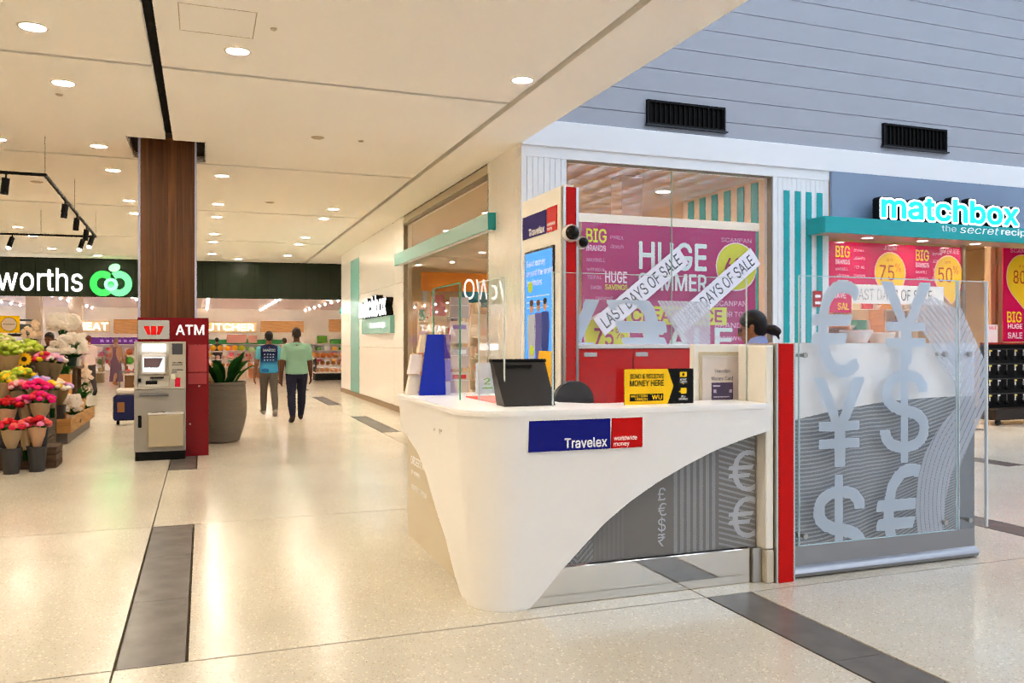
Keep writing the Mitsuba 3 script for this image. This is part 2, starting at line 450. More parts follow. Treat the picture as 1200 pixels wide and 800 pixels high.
def interp(x, xs, ys):
    return float(np.interp(x, xs, ys))


def counter_path():
    """Plan of the counter's outer face at the top: (x, y, inward normal, lower cut) along the run."""
    ly = [4.73, 4.80, 4.855, 4.99, 5.14, 5.26, 5.35, 5.52, 5.72, 5.85, 5.98]
    lz = [0.0, 0.05, 0.11, 0.29, 0.41, 0.53, 0.63, 0.745, 0.80, 0.845, 0.85]
    fx = [1.705, 1.76, 1.905, 2.03, 2.162, 2.32, 2.503, 2.69, 2.873, 3.07, 3.27]
    fz = [0.0, 0.05, 0.21, 0.335, 0.46, 0.575, 0.681, 0.77, 0.845, 0.905, 0.955]
    out = []
    for y in np.linspace(5.98, 4.55, 60):
        out.append((1.33, y, 1, 0, interp(y, ly, lz) if y > 4.73 else 0.0))
    for a in np.linspace(180, 270, 17)[1:-1]:
        c, s = math.cos(math.radians(a)), math.sin(math.radians(a))
        out.append((1.63 + 0.3 * c, 4.55 + 0.3 * s, -c, -s, 0.0))
    for x in np.linspace(1.63, 3.27, 60):
        out.append((x, 4.25, 0, 1, interp(x, fx, fz) if x > 1.705 else 0.0))
    return out


def counter_shell():
    P = counter_path()
    nv, V, F = 8, [], []
    for off in (0.0, 0.03):
        for x, y, nx, ny, zl in P:
            for k in range(nv + 1):
                z = zl + (1.09 - zl) * k / nv
                o = 0.1 * (1 - z / CT) + off
                V.append((x + nx * o, y + ny * o, z))
    n = len(P)
    w = nv + 1
    B = n * w
    for i in range(n - 1):
        for k in range(nv):
            a, b, c, d = i * w + k, (i + 1) * w + k, (i + 1) * w + k + 1, i * w + k + 1
            F += [[a, b, c], [a, c, d], [B + a, B + c, B + b], [B + a, B + d, B + c]]
        a, b = i * w, (i + 1) * w
        F += [[a, B + b, b], [a, B + a, B + b]]
        a, b = a + nv, b + nv
        F += [[a, b, B + b], [a, B + b, B + a]]
    for i, s in ((0, 1), (n - 1, -1)):
        for k in range(nv):
            a, d = i * w + k, i * w + k + 1
            F += [[a, d, B + d][::s], [a, B + d, B + a][::s]]
    return trimesh.Trimesh(np.array(V), np.array(F), process=False)


kc = thing('service_counter', 'curved white exchange counter with blue and red sign and arched openings', 'counter')
part(kc, 'shell', counter_shell(), 'counter_white', smooth=35)
outer = [(1.325, 5.98)] + [(1.625 - 0.3 * math.cos(math.radians(a)), 4.545 - 0.3 * math.sin(math.radians(a))) for a in range(0, 91, 6)] + [(3.27, 4.245)]
topo = Polygon(outer + [(3.27, 4.64), (2.25, 4.64), (2.10, 4.80), (2.08, 5.98)])
m1 = ext(topo, 0.022); m1.apply_translation([0, 0, 1.09])
m2 = ext(topo.buffer(-0.006), 0.008); m2.apply_translation([0, 0, 1.112])
part(kc, 'top', cat(m1, m2), 'counter_white', smooth=20, label='white worktop')


def hatch(p, n, uv):
    """Print of the grey panels: thin bands, bars and slanting lines."""
    base = mi.Color3f(*srgb(118, 116, 114))
    light = mi.Color3f(*srgb(144, 146, 150))
    x, z = p.x, p.z
    bars = dr.select((x > 2.66) & (x < 2.97) & (dr.abs((x - 2.66) / 0.045 - dr.floor((x - 2.66) / 0.045) - 0.5) < 0.27), 1.0, 0.0)
    t = (z + 0.28 * (x - 2.98)) / 0.034
    lines = dr.select((x > 2.99) & (dr.abs(t - dr.floor(t) - 0.5) < 0.2), 1.0, 0.0)
    soft = dr.select((x > 1.95) & (x < 2.33) & (dr.abs(x / 0.03 - dr.floor(x / 0.03) - 0.5) < 0.25), 0.2, 0.0)
    dx, dz = x - 2.03, z - 0.24
    v = (dz - dr.abs(dx)) / 0.035
    chev = dr.select((dr.abs(dx) < 0.10) & (dr.abs(dz) < 0.10) & (dr.abs(v - dr.floor(v) - 0.5) < 0.2), 0.9, 0.0)
    return mikit.mix(base, light, dr.minimum(bars + lines + soft + chev, 1.0))


mat('print_front', None, 0.22, tex=mikit.proc(hatch), cc=0.3)
fp = part(kc, 'front_panel', box(1.60, 3.262, 4.40, 4.425, 0.215, 1.09), 'print_front', label='grey printed panel under the arch')
sy = []
for i, ch in enumerate('£€$₹'):
    sy.append(affinity.translate(text_fit(ch, 0.075), 2.56, 0.545 - 0.092 * i))
for zc in (0.69, 0.40):
    c = text_poly('€')
    c = affinity.scale(c, 0.28, 0.25, origin=(0, 0))
    sy.append(affinity.translate(c, 3.06, zc - 0.125).intersection(sbox(2.98, 0.22, 3.26, 1.0)))
part(fp, 'lettering', on(ext(unary_union(sy), 0.001), (0, 4.4, 0)), C(176, 180, 188), label='pale currency symbols')
part(kc, 'kick_plate', rbox(1.70, 3.20, 4.366, 4.385, 0.0, 0.213, 0.004), 'mirror_kick', label='mirror polished kick plate')
part(kc, 'end_block', rbox(3.20, 3.27, 4.345, 4.42, 0.0, 0.215, 0.004), 'brushed')
sp = part(kc, 'side_panel', box(1.50, 1.525, 4.62, 6.405, 0.0, 1.09), C(206, 196, 174, 0.3), label='beige side panel with white lettering')
ws = [affinity.translate(text_fit('ORDER FX', 0.06, bold=True), 0, 0.0), affinity.translate(text_fit('IN ADVANCE', 0.03), 0.02, -0.075), affinity.translate(text_fit('travelex.com.au', 0.045), 0.02, -0.19)]
part(sp, 'lettering', on(ext(unary_union(ws), 0.001), (1.5, 6.30, 0.565), SIDE), 'white_print')
part(kc, 'carcass', cat(box(2.06, 2.08, 4.64, 5.96, 0, 1.09), box(2.2, 3.26, 4.62, 4.64, 0.0, 1.09), box(1.53, 2.08, 5.94, 5.96, 0, 1.09)), 'white_wall')
# the sign on the counter
sg = part(kc, 'sign', box(1.673, 2.168, 4.255, 4.272, 0.893, 1.066), 'navy', label='dark blue sign plate')
part(sg, 'lettering', on(text('Travelex', 0.053, 0.262, bold=True), (1.885, 4.255, 0.907)), 'white_print')
sg2 = part(kc, 'sign', box(2.178, 2.375, 4.255, 4.272, 0.893, 1.071), 'red_gloss', label='red sign plate')
part(sg2, 'lettering', cat(on(text('worldwide', 0.024, 0.15, True), (2.19, 4.255, 0.938)), on(text('money', 0.024, 0.10, True), (2.19, 4.255, 0.906))), C(255, 226, 220))
for i, (y, z) in enumerate([(5.02, 0.955), (4.90, 0.955), (4.86, 0.965)]):
    part(kc, 'fixing_hole', on(ext(Point(0, 0).buffer(0.007) if i != 1 else sbox(-0.003, -0.016, 0.003, 0.016), 0.002), (1.3445, y, z), SIDE), C(90, 80, 66))

# posts at the end of the counter
po = thing('white_post', 'narrow cream post at the end of the white counter', 'post')
part(po, 'shaft', rbox(3.272, 3.33, 4.31, 4.60, 0.21, 1.475, 0.006), 'blade_cream')
part(po, 'foot', rbox(3.272, 3.33, 4.305, 4.60, 0.0, 0.205, 0.006), C(206, 196, 178, 0.3))
po = thing('red_post', 'low glossy red post between the counter and the frosted glass', 'post')
part(po, 'core', rbox(3.35, 3.462, 4.285, 4.60, 0.0, 1.487, 0.003), 'red_gloss')
part(po, 'edge_trim', cat(box(3.336, 3.349, 4.29, 4.60, 0.0, 1.486), box(3.463, 3.476, 4.29, 4.60, 0.0, 1.486)), 'steel', label='chrome edge trim')

# the low wall on the right with its frosted glass
pw = thing('kiosk_front', 'low white kiosk front with grey wave print and steel plinth behind glass', 'partition')


def wave(p, n, uv):
    x, z = p.x, p.z
    hill = 0.06 * dr.exp(-dr.square((x - 4.02) / 0.22)) + 0.5 * dr.maximum(x - 4.0, 0.0) * dr.maximum(0.75 - z, 0.0) + 0.25 * dr.maximum(x - 4.05, 0.0)
    t = (z - hill + 0.0 * x) / 0.026
    l = dr.select(dr.abs(t - dr.floor(t) - 0.5) < 0.2, 1.0, 0.0)
    return mikit.mix(mi.Color3f(*srgb(108, 114, 122)), mi.Color3f(*srgb(160, 168, 176)), l * 0.8)


mat('print_wave', None, 0.3, tex=mikit.proc(wave))
part(pw, 'core', box(3.49, 5.05, 4.372, 4.42, 0.19, 1.488), 'white_wall')
hx = [3.49, 3.51, 3.75, 3.99, 4.2, 4.42, 4.66, 4.90]
hz = [0.99, 1.0, 1.04, 1.07, 1.095, 1.11, 1.118, 1.122]
white = Polygon([(x, z) for x, z in zip(hx, hz)] + [(4.90, 1.487), (3.49, 1.487)])
grey = Polygon([(x, z) for x, z in zip(hx, hz)][::-1] + [(3.49, 0.2), (4.90, 0.2)])
part(pw, 'white_panel', on(ext(white, 0.02), (0, 4.371, 0)), C(234, 236, 238, 0.35))
part(pw, 'grey_panel', on(ext(grey.buffer(-0.001), 0.02), (0, 4.371, 0)), 'print_wave', label='grey panel printed with wave lines')
part(pw, 'corner_panel', box(4.903, 5.05, 4.351, 4.371, 0.2, 1.12), C(106, 112, 120, 0.3))
part(pw, 'corner_panel', box(4.903, 5.05, 4.351, 4.371, 1.121, 1.488), C(234, 236, 238, 0.35))
pts = [(0, 0), (0.02, 0), (0.055, 0.012), (0.065, 0.035), (0.055, 0.06), (0.03, 0.078), (0.025, 0.2), (0, 0.2)]
pl = trimesh.creation.extrude_polygon(Polygon(pts), 1.56, engine='earcut')
t4 = np.eye(4); t4[:3, 0], t4[:3, 1], t4[:3, 2], t4[:3, 3] = [0, -1, 0], [0, 0, 1], [-1, 0, 0], [5.05, 4.375, 0]
pl.apply_transform(t4)
mat('plinth_steel', (150, 150, 153), 0.3, 1.0)
part(pw, 'plinth', pl, 'plinth_steel', smooth=40, label='brushed steel plinth with rounded foot')
part(pw, 'return_wall', cat(box(4.98, 5.05, 4.42, 6.6, 0.2, 1.488), box(4.97, 5.05, 4.42, 6.6, 0, 0.2)), C(226, 228, 230, 0.35))

GY = 4.29
gs = thing('frosted_screen', 'tall glass screen with frosted currency symbols in front of the white and grey kiosk front', 'glass screen')
part(gs, 'pane', sheet_y(3.505, 4.815, 0.218, 1.914, GY), 'glass')
part(gs, 'edge', cat(box(3.501, 3.508, GY - 0.005, GY + 0.005, 0.218, 1.914), box(4.812, 4.819, GY - 0.005, GY + 0.005, 0.218, 1.914), box(3.505, 4.815, GY - 0.004, GY + 0.004, 1.911, 1.916), box(3.505, 4.815, GY - 0.004, GY + 0.004, 0.216, 0.221)), C(176, 206, 214, 0.15), label='polished glass edges')
sym = []


def grow(p):
    return affinity.affine_transform(p, [1.0214, 0, 0, 1.0214, 0, -0.032])



def put(ch, x, z0, z1, w, bold=False):
    p = text_fit(ch, 1.0, None, bold)
    a, b, c, d = p.bounds
    p = affinity.translate(p, -a, -b)
    p = affinity.scale(p, w / (c - a), (z1 - z0) / (d - b), origin=(0, 0))
    return affinity.translate(p, x, z0)


clip = sbox(3.44, 0.25, 4.71, 1.90)
sym.append(put('€', 3.53, 1.28, 1.88, 0.36))
sym.append(put('¥', 4.08, 1.36, 1.88, 0.40))
sym.append(put('¥', 3.55, 0.72, 1.27, 0.38))
sym.append(put('$', 4.07, 0.72, 1.38, 0.40))
sym.append(put('$', 3.53, -0.02, 0.66, 0.42))
rib2 = Polygon([(4.71, 1.06), (4.56, 0.93), (4.44, 0.77), (4.38, 0.60), (4.36, 0.40), (4.38, 0.25), (4.60, 0.25), (4.61, 0.42), (4.66, 0.60), (4.71, 0.70)])
sym.append(put('€', 4.04, 0.08, 0.70, 0.42).difference(rib2.buffer(0.01)))
part(gs, 'symbol', on(ext(grow(unary_union(sym).buffer(0.006).intersection(clip)), 0.0008), (0, GY - 0.001, 0)), 'frost', label='frosted currency symbols', kind=None)


def stripes(poly, slope, pitch, frac):
    a, b, c, d = poly.bounds
    ls = []
    x = a - 3 * (d - b)
    while x < c + 3 * (d - b):
        ls.append(Polygon([(x, b), (x + pitch * frac, b), (x + pitch * frac + slope * (d - b), d), (x + slope * (d - b), d)]))
        x += pitch
    return unary_union(ls).intersection(poly)


def curve_stripes(poly, cx, cz, pitch, frac):
    rs = []
    r = 0.1
    while r < 2.0:
        rs.append(Point(cx, cz).buffer(r + pitch * frac, 64).difference(Point(cx, cz).buffer(r, 64)))
        r += pitch
    return unary_union(rs).intersection(poly)


rib1 = Polygon([(4.12, 1.88), (4.5, 1.88), (4.71, 1.62), (4.71, 1.40), (4.52, 1.55), (4.40, 1.62), (4.34, 1.72)])
hat = unary_union([stripes(Polygon([(4.30, 1.72), (4.50, 1.80), (4.71, 1.72), (4.71, 1.20), (4.55, 1.42), (4.40, 1.58)]), -1.05, 0.046, 0.85), curve_stripes(rib2, 5.25, 0.42, 0.036, 0.85)])
part(gs, 'stripe', on(ext(grow(hat.intersection(clip).difference(unary_union(sym))), 0.0008), (0, GY - 0.001, 0)), 'frost_soft', label='frosted ribbon of curved stripes', kind='stuff')
gs2 = thing('frosted_screen', 'narrow frosted glass screen at the right end of the kiosk', 'glass screen')
part(gs2, 'pane', sheet_y(4.836, 5.092, 0.218, 1.914, GY), 'glass')
part(gs2, 'edge', cat(box(4.833, 4.839, GY - 0.005, GY + 0.005, 0.218, 1.914), box(5.083, 5.097, GY - 0.01, GY + 0.01, 0.218, 1.914), box(4.836, 5.092, GY - 0.004, GY + 0.004, 1.911, 1.916)), C(206, 214, 222, 0.12), label='polished glass edges')
b2 = Polygon([(4.74, 0.72), (4.98, 1.05), (4.98, 1.80), (4.74, 1.80)])
part(gs2, 'stripe', on(ext(grow(stripes(Polygon([(4.74, 0.66), (4.98, 1.06), (4.98, 1.35), (4.74, 1.75)]), 0.62, 0.046, 0.85).intersection(sbox(4.74, 0.25, 4.975, 1.9))), 0.0008), (0, GY - 0.001, 0)), 'frost_soft', label='frosted stripes', kind='stuff')
for g, xs in ((gs, (3.54, 4.70)), (gs2, (4.92,))):
    for x in xs:
        for z in (1.414, 0.279):
            part(g, 'standoff', cat(cyl((x, GY - 0.024, z), (x, GY - 0.002, z), 0.017, n=16), cyl((x, GY + 0.002, z), (x, 4.35, z), 0.012, n=12)), 'brushed', smooth=40, label='steel stand-off bolt')

# white partition with a framed paper poster
pn = thing('poster_panel', 'cream panel with framed money card poster at the end of the counter', 'panel')
part(pn, 'body', rbox(2.975, 3.47, 4.655, 4.71, 0.0, 1.482, 0.004), 'blade_cream')
fr = sbox(3.01, 1.08, 3.385, 1.432).difference(sbox(3.028, 1.06, 3.367, 1.414))
part(pn, 'frame', on(ext(fr, 0.012), (0, 4.655, 0)), C(198, 182, 150, 0.35))
pp = part(pn, 'paper', box(3.036, 3.358, 4.652, 4.654, 1.09, 1.398), C(222, 212, 206), label='poster paper')
part(pp, 'lettering', cat(on(text('Travelex', 0.024, 0.125), (3.125, 4.652, 1.295)), on(text('Money Card', 0.024, 0.165), (3.105, 4.652, 1.247))), C(70, 66, 66))
cd = part(pn, 'card_picture', box(3.105, 3.27, 4.650, 4.652, 1.10, 1.232), C(62, 34, 84), label='purple bank card')
part(cd, 'detail', cat(box(3.12, 3.14, 4.649, 4.65, 1.165, 1.187), box(3.12, 3.24, 4.649, 4.65, 1.135, 1.142), box(3.24, 3.26, 4.649, 4.65, 1.165, 1.185), box(3.115, 3.17, 4.649, 4.65, 1.205, 1.215)), C(206, 190, 214))

# sign tower
tw = thing('sign_tower', 'tall cream sign blade with red front edge and lit blue screen', 'sign')
part(tw, 'body', rbox(2.735, 2.825, 6.19, 7.13, 0.0, 2.77, 0.004), 'blade_cream')
part(tw, 'red_front', rbox(2.735, 2.825, 6.15, 6.19, 0.0, 2.745, 0.003), 'red_gloss', label='glossy red front edge')
part(tw, 'edge_trim', cat(box(2.712, 2.734, 6.145, 6.195, 0.0, 2.745), box(2.826, 2.848, 6.145, 6.195, 0.0, 2.745)), 'steel', label='chrome edge trim')
s1_ = part(tw, 'sign_plate', box(2.727, 2.735, 6.55, 7.10, 2.42, 2.62), 'navy_violet', label='dark blue sign plate')
part(s1_, 'lettering', on(text('Travelex', 0.06, 0.36, bold=True), (2.727, 6.94, 2.435), SIDE), 'white_print')
s2_ = part(tw, 'sign_plate', box(2.727, 2.735, 6.32, 6.53, 2.42, 2.625), 'red_gloss', label='red sign plate')
part(s2_, 'lettering', cat(on(text('worldwide', 0.03, 0.17), (2.727, 6.52, 2.47), SIDE), on(text('money', 0.03, 0.11), (2.727, 6.52, 2.435), SIDE)), 'white_print')
sc_ = part(tw, 'screen', box(2.72, 2.735, 6.37, 7.03, 1.10, 2.30), 'black_gloss', label='black screen frame')
part(sc_, 'picture', box(2.717, 2.7195, 6.39, 7.01, 1.12, 2.28), C(40, 112, 206, 0.5), emitter=emit([0.015, 0.075, 0.22]))
lines = [affinity.translate(text_fit('Send money', 0.055), 0.03, 0.0), affinity.translate(text_fit('around the world', 0.055), 0.03, -0.085), affinity.translate(text_fit('in minutes', 0.055), 0.03, -0.17)]
lines += [sbox(0.03, -0.27 - 0.05 * k, 0.03 + (0.52, 0.46, 0.5)[k], -0.262 - 0.05 * k) for k in range(3)]
part(sc_, 'lettering', on(ext(unary_union(lines), 0.001), (2.717, 7.0, 2.16), SIDE), 'white_print')


def figure(x, z, h, hair):
    """A flat printed silhouette: head, shoulders, trunk and legs."""
    body = unary_union([Polygon([(x - 0.085 * h, z), (x + 0.085 * h, z), (x + 0.15 * h, z + 0.55 * h), (x + 0.12 * h, z + 0.72 * h), (x - 0.12 * h, z + 0.72 * h), (x - 0.15 * h, z + 0.55 * h)]).buffer(0.012)])
    head = affinity.scale(Point(x, z + 0.84 * h).buffer(0.085 * h), 0.8, 1.0)
    cap = affinity.scale(Point(x, z + 0.9 * h).buffer(0.08 * h), 0.9, 0.6)
    return body, head, cap


for (x, z, h, c1, c2) in ((0.16, 1.28, 0.62, (186, 198, 220), (70, 48, 40)), (0.32, 1.34, 0.55, (92, 92, 170), (96, 60, 40)), (0.47, 1.34, 0.56, (40, 62, 150), (40, 28, 24))):
    b, hd_, cp = figure(x, z, h, None)
    f = part(sc_, 'figure', on(ext(b, 0.0012), (2.717, 7.01, 0), SIDE), C(*c1), label='printed standing figure')
    part(sc_, 'face', on(ext(hd_, 0.0014), (2.717, 7.01, 0), SIDE), C(206, 156, 128))
    part(sc_, 'hair', on(ext(cp, 0.0018), (2.717, 7.01, 0), SIDE), C(*c2))
part(sc_, 'band', on(ext(Polygon([(0.2, 1.12), (0.61, 1.12), (0.61, 1.42), (0.34, 1.42)]), 0.0016), (2.717, 7.01, 0), SIDE), C(246, 190, 20), label='yellow band')
part(sc_, 'badge', on(ext(unary_union([Point(0.17, 1.42).buffer(0.045), Point(0.13, 1.98).buffer(0.05)]), 0.002), (2.717, 7.01, 0), SIDE), C(196, 226, 40), label='lime green dots')
for i, (x, y, z, r) in enumerate(((2.775, 6.14, 2.37, 0.062), (2.885, 6.17, 2.30, 0.045))):
    dm = thing('dome_camera', ('white dome camera on the red edge of the sign tower', 'smaller dome camera lower beside the sign tower')[i], 'camera')
    part(dm, 'housing', lathe([[0, 0.0], [r * 1.15, 0.0], [r * 1.15, 0.03], [r, 0.055], [r * 0.95, 0.06]], (0, 0, 0), 24).apply_transform(trimesh.geometry.align_vectors([0, 0, 1], [-0.1, -1, 0])).apply_translation([x, y + 0.01, z]), C(232, 228, 222, 0.3), smooth=40)
    part(dm, 'dome', ball((x - 0.006, y - 0.05, z), r * 0.85, 3), 'black_gloss', smooth=True)
    if i:
        part(dm, 'bracket', box(2.845, 2.885, 6.155, 6.185, 2.29, 2.31), 'steel')

# red cabinets along the back
for i, (x0, x1) in enumerate(((2.86, 3.37), (3.375, 3.93), (3.935, 4.45))):
    cb = thing('red_cabinet', ('glossy red cabinet right beside the sign tower', 'glossy red cabinet behind the yellow sign board', 'glossy red cabinet behind the cream poster panel')[i], 'cabinet', 'red cabinets along the back of the kiosk')
    part(cb, 'body', box(x0, x1, 6.225, 6.6, 0.0, 1.44), 'red_cabinet')
    dr_ = part(cb, 'door', rbox(x0 + 0.003, x1 - 0.003, 6.20, 6.223, 0.06, 1.437, 0.003), 'red_cabinet')
    lx = x0 + 0.06 if i == 0 else x0 + 0.02
    part(dr_, 'label_holder', cat(rbox(lx, lx + 0.115, 6.194, 6.2, 1.375, 1.41, 0.002), box(lx + 0.01, lx + 0.085, 6.192, 6.194, 1.382, 1.403)), C(190, 192, 196, 0.3), label='small grey label holder')
ct = solo('cabinet_top', rbox(2.85, 4.46, 6.18, 6.62, 1.442, 1.475, 0.004), 'white_wall', 'thin white top over the red cabinets', 'worktop')
bs = thing('back_screen', 'glass screen with frosted currency graphics standing on the red cabinets', 'glass screen')
part(bs, 'pane', sheet_y(2.86, 4.45, 1.477, 1.855, 6.3), 'glass')
bclip = sbox(2.87, 1.478, 4.44, 1.85)
yen = affinity.scale(put('¥', 2.60, 1.10, 1.86, 0.5).buffer(0.012), -1, 1, origin=(2.85, 0))
eur = affinity.scale(put('€', 3.20, 1.20, 1.92, 0.55).buffer(0.014), -1, 1, origin=(3.47, 0))
hat = Polygon([(3.70, 1.855), (4.17, 1.855), (4.17, 1.47), (4.08, 1.47)])
part(bs, 'symbol', on(ext(unary_union([yen, eur]).intersection(bclip), 0.0008), (0, 6.299, 0)), 'frost', label='frosted currency symbols')
part(bs, 'stripe', on(ext(stripes(Polygon([(3.66, 1.85), (4.19, 1.85), (4.19, 1.477), (3.92, 1.477)]), -0.9, 0.04, 0.84).intersection(bclip), 0.0008), (0, 6.299, 0)), 'frost_soft', label='frosted slanting stripes', kind='stuff')

# glass on the counter
fg = thing('counter_glass', 'clear glass screen standing along the front of the white counter', 'glass screen')
part(fg, 'pane', sheet_y(1.92, 3.265, 1.121, 1.905, 4.50), 'clear_glass')
part(fg, 'edge', cat(box(1.914, 1.922, 4.495, 4.505, 1.121, 1.905), box(3.262, 3.268, 4.496, 4.504, 1.121, 1.905), box(1.92, 3.265, 4.497, 4.503, 1.903, 1.907)), C(196, 210, 206, 0.15), label='polished glass edges')
for i, (x, ya, yb, lb) in enumerate(((1.56, 5.19, 5.85, 'clear glass divider with green edge beside the blue leaflet stand'), (1.66, 4.62, 5.10, 'clear glass divider at the corner of the counter near the monitor'))):
    g = thing('counter_divider', lb, 'glass screen')
    part(g, 'pane', sheet_x(x, ya, yb, 1.121, 1.88), 'glass')
    part(g, 'edge', cat(box(x - 0.004, x + 0.004, ya - 0.006, ya + 0.004, 1.121, 1.875), box(x - 0.004, x + 0.004, ya, yb, 1.876, 1.882), box(x - 0.004, x + 0.004, yb - 0.004, yb + 0.004, 1.121, 1.88)), 'glass_edge' if i == 0 else C(206, 214, 206, 0.2), label='green glass edges')

# things on the counter
mo = thing('monitor', 'black payment monitor seen from behind on the counter corner', 'monitor')
q = m3.Manifold.hull_points(np.array([(1.60, 4.66, 1.385), (1.935, 4.66, 1.378), (1.94, 4.71, 1.38), (1.60, 4.71, 1.387), (1.64, 4.56, 1.122), (1.96, 4.56, 1.122), (1.99, 4.70, 1.122), (1.64, 4.70, 1.122)]))
part(mo, 'back', tri(q), C(48, 44, 40, 0.3))
part(mo, 'rim', rbox(1.595, 1.942, 4.655, 4.72, 1.376, 1.395, 0.004), 'black')
part(mo, 'vent', box(1.68, 1.84, 4.632, 4.66, 1.345, 1.36), 'black')
bd = thing('sign_board', 'yellow and black money transfer board leaning on the counter glass', 'sign')
part(bd, 'board', box(2.36, 2.838, 4.447, 4.453, 1.121, 1.334), 'black')
part(bd, 'yellow_field', on(ext(Polygon([(2.36, 1.121), (2.655, 1.121), (2.695, 1.228), (2.655, 1.334), (2.36, 1.334)]), 0.0015), (0, 4.447, 0)), 'yellow', label='yellow field')
part(bd, 'lettering', cat(on(text('SEND & RECEIVE', 0.026, 0.232, True), (2.396, 4.4455, 1.277)), on(text('MONEY HERE', 0.034, 0.232, True), (2.396, 4.4455, 1.232)), on(ext(sbox(0, 0, 0.228, 0.042), 0.0012), (2.396, 4.4455, 1.142))), 'black')
part(bd, 'lettering', cat(on(text('WESTERN', 0.013, 0.115, True), (2.40, 4.4443, 1.165)), on(text('UNION', 0.013, 0.085, True), (2.43, 4.4443, 1.147)), on(text('WU', 0.026, 0.07, True), (2.545, 4.4443, 1.150))), 'yellow')
ico = [sbox(2.742, 1.283, 2.79, 1.313).difference(Point(2.766, 1.298).buffer(0.009)), sbox(2.748, 1.20 - 0.02, 2.788, 1.22 - 0.004).union(sbox(2.735, 1.19, 2.75, 1.198)), sbox(2.76, 1.237, 2.77, 1.243)]
for q in ico:
    part(bd, 'icon', on(ext(q, 0.0012), (0, 4.447, 0)), 'yellow')
part(bd, 'lettering', cat(on(text('MONEY', 0.011, 0.045), (2.743, 4.447, 1.262)), on(text('TRANSFER', 0.011, 0.052), (2.74, 4.447, 1.246)), on(text('BILL', 0.011, 0.03), (2.75, 4.447, 1.158)), on(text('PAYMENT', 0.011, 0.06), (2.736, 4.447, 1.142))), 'white_print')
br = thing('leaflet_stand', 'blue leaflet stand holding white and purple leaflets on the counter end', 'leaflet stand')
part(br, 'front', tri(m3.Manifold.hull_points(np.array([(1.42, 5.72, 1.121), (1.615, 5.72, 1.121), (1.615, 5.74, 1.121), (1.42, 5.74, 1.121), (1.495, 5.78, 1.55), (1.615, 5.78, 1.55), (1.615, 5.79, 1.55), (1.495, 5.79, 1.55)]))), C(24, 44, 170, 0.3), label='dark blue front plate')
for k, (x0, z0, z1, c) in enumerate(((1.345, 1.121, 1.26, (236, 228, 214)), (1.36, 1.27, 1.41, (228, 218, 214)), (1.43, 1.42, 1.55, (216, 196, 170)))):
    part(br, 'leaflet', tri(m3.Manifold.hull_points(np.array([(x0, 5.77, z0), (x0 + 0.075, 5.77, z0), (x0 + 0.075, 5.85, z0), (x0, 5.85, z0), (x0 + 0.03, 5.80, z1), (x0 + 0.105, 5.80, z1), (x0 + 0.105, 5.85, z1), (x0 + 0.03, 5.85, z1)]))), C(*c))
for k, (z0, z1, c) in enumerate(((1.121, 1.21, (232, 226, 222)), (1.22, 1.37, (176, 160, 206)), (1.38, 1.55, (96, 60, 140)))):
    part(br, 'leaflet', box(1.62, 1.655, 5.74, 5.82, z0, z1), C(*c))
lt = thing('leaflet_tower', 'clear tower of grey and beige leaflets beside the blue leaflet stand', 'leaflet stand')
part(lt, 'back', sheet_y(1.66, 1.82, 1.121, 1.88, 5.86), 'acrylic')
for k, (z0, c) in enumerate(((1.13, (214, 196, 176)), (1.31, (196, 180, 170)), (1.49, (226, 214, 200)), (1.67, (176, 164, 158)))):
    part(lt, 'leaflet', box(1.67, 1.81, 5.80, 5.815, z0, z0 + 0.15), C(*c))
    part(lt, 'pocket', sheet_y(1.66, 1.82, z0 - 0.005, z0 + 0.09, 5.78), 'acrylic')
    part(lt, 'pocket_edge', box(1.66, 1.82, 5.778, 5.782, z0 + 0.088, z0 + 0.092), C(226, 226, 226, 0.2))
for k, z0 in enumerate((1.13, 1.31, 1.49)):
    part(lt, 'leaflet_print', box(1.69, 1.79, 5.798, 5.80, z0 + 0.10, z0 + 0.13), C(*((210, 60, 60), (240, 240, 240), (150, 130, 180))[k]))
ah = thing('notice_holder', 'small clear notice holder with green mark on the counter', 'notice')
part(ah, 'sheet', box(1.84, 2.02, 5.728, 5.732, 1.122, 1.345), C(206, 212, 218))
part(ah, 'print', on(cat(text('2', 0.045, 0.05, True), on(ext(sbox(-0.01, -0.03, 0.07, -0.02), 0.001), (0, 0, 0), (np.array([1., 0, 0]), np.array([0, 1., 0]), np.array([0, 0, 1.])))), (1.90, 5.728, 1.19)), C(120, 180, 90))
part(ah, 'foot', box(1.84, 2.02, 5.70, 5.78, 1.121, 1.124), C(220, 224, 228, 0.2))
rm = solo('counter_mat', rbox(1.68, 1.92, 4.82, 5.45, 1.1205, 1.128, 0.002), C(232, 96, 80), 'thin red mat lying on the white counter beside the monitor', 'mat')

# office chair behind the counter
oc = thing('office_chair', 'black office chair whose backrest shows above the counter', 'chair')
arc = [(2.47 + 0.13 * math.cos(a), 1.08 + 0.12 * math.sin(a)) for a in np.linspace(0, math.pi, 13)]
bk = Polygon([(2.34, 0.68), (2.60, 0.68)] + arc).buffer(0.02)
part(oc, 'backrest', on(ext(bk, 0.05), (0, 5.45, 0)), C(30, 30, 32, 0.4))
part(oc, 'seat', rbox(2.24, 2.70, 5.45, 5.90, 0.48, 0.55, 0.02), C(30, 30, 32, 0.5))
part(oc, 'stem', cat(cyl((2.47, 5.68, 0.06), (2.47, 5.68, 0.48), 0.025), box(2.45, 2.49, 5.41, 5.47, 0.5, 0.75)), 'black')
for k in range(5):
    a = k * 2 * math.pi / 5
    part(oc, 'leg', cat(cyl((2.47, 5.68, 0.075), (2.47 + 0.27 * math.cos(a), 5.68 + 0.27 * math.sin(a), 0.055), 0.018, 0.014), ball((2.47 + 0.27 * math.cos(a), 5.68 + 0.27 * math.sin(a), 0.028), 0.027)), 'black')
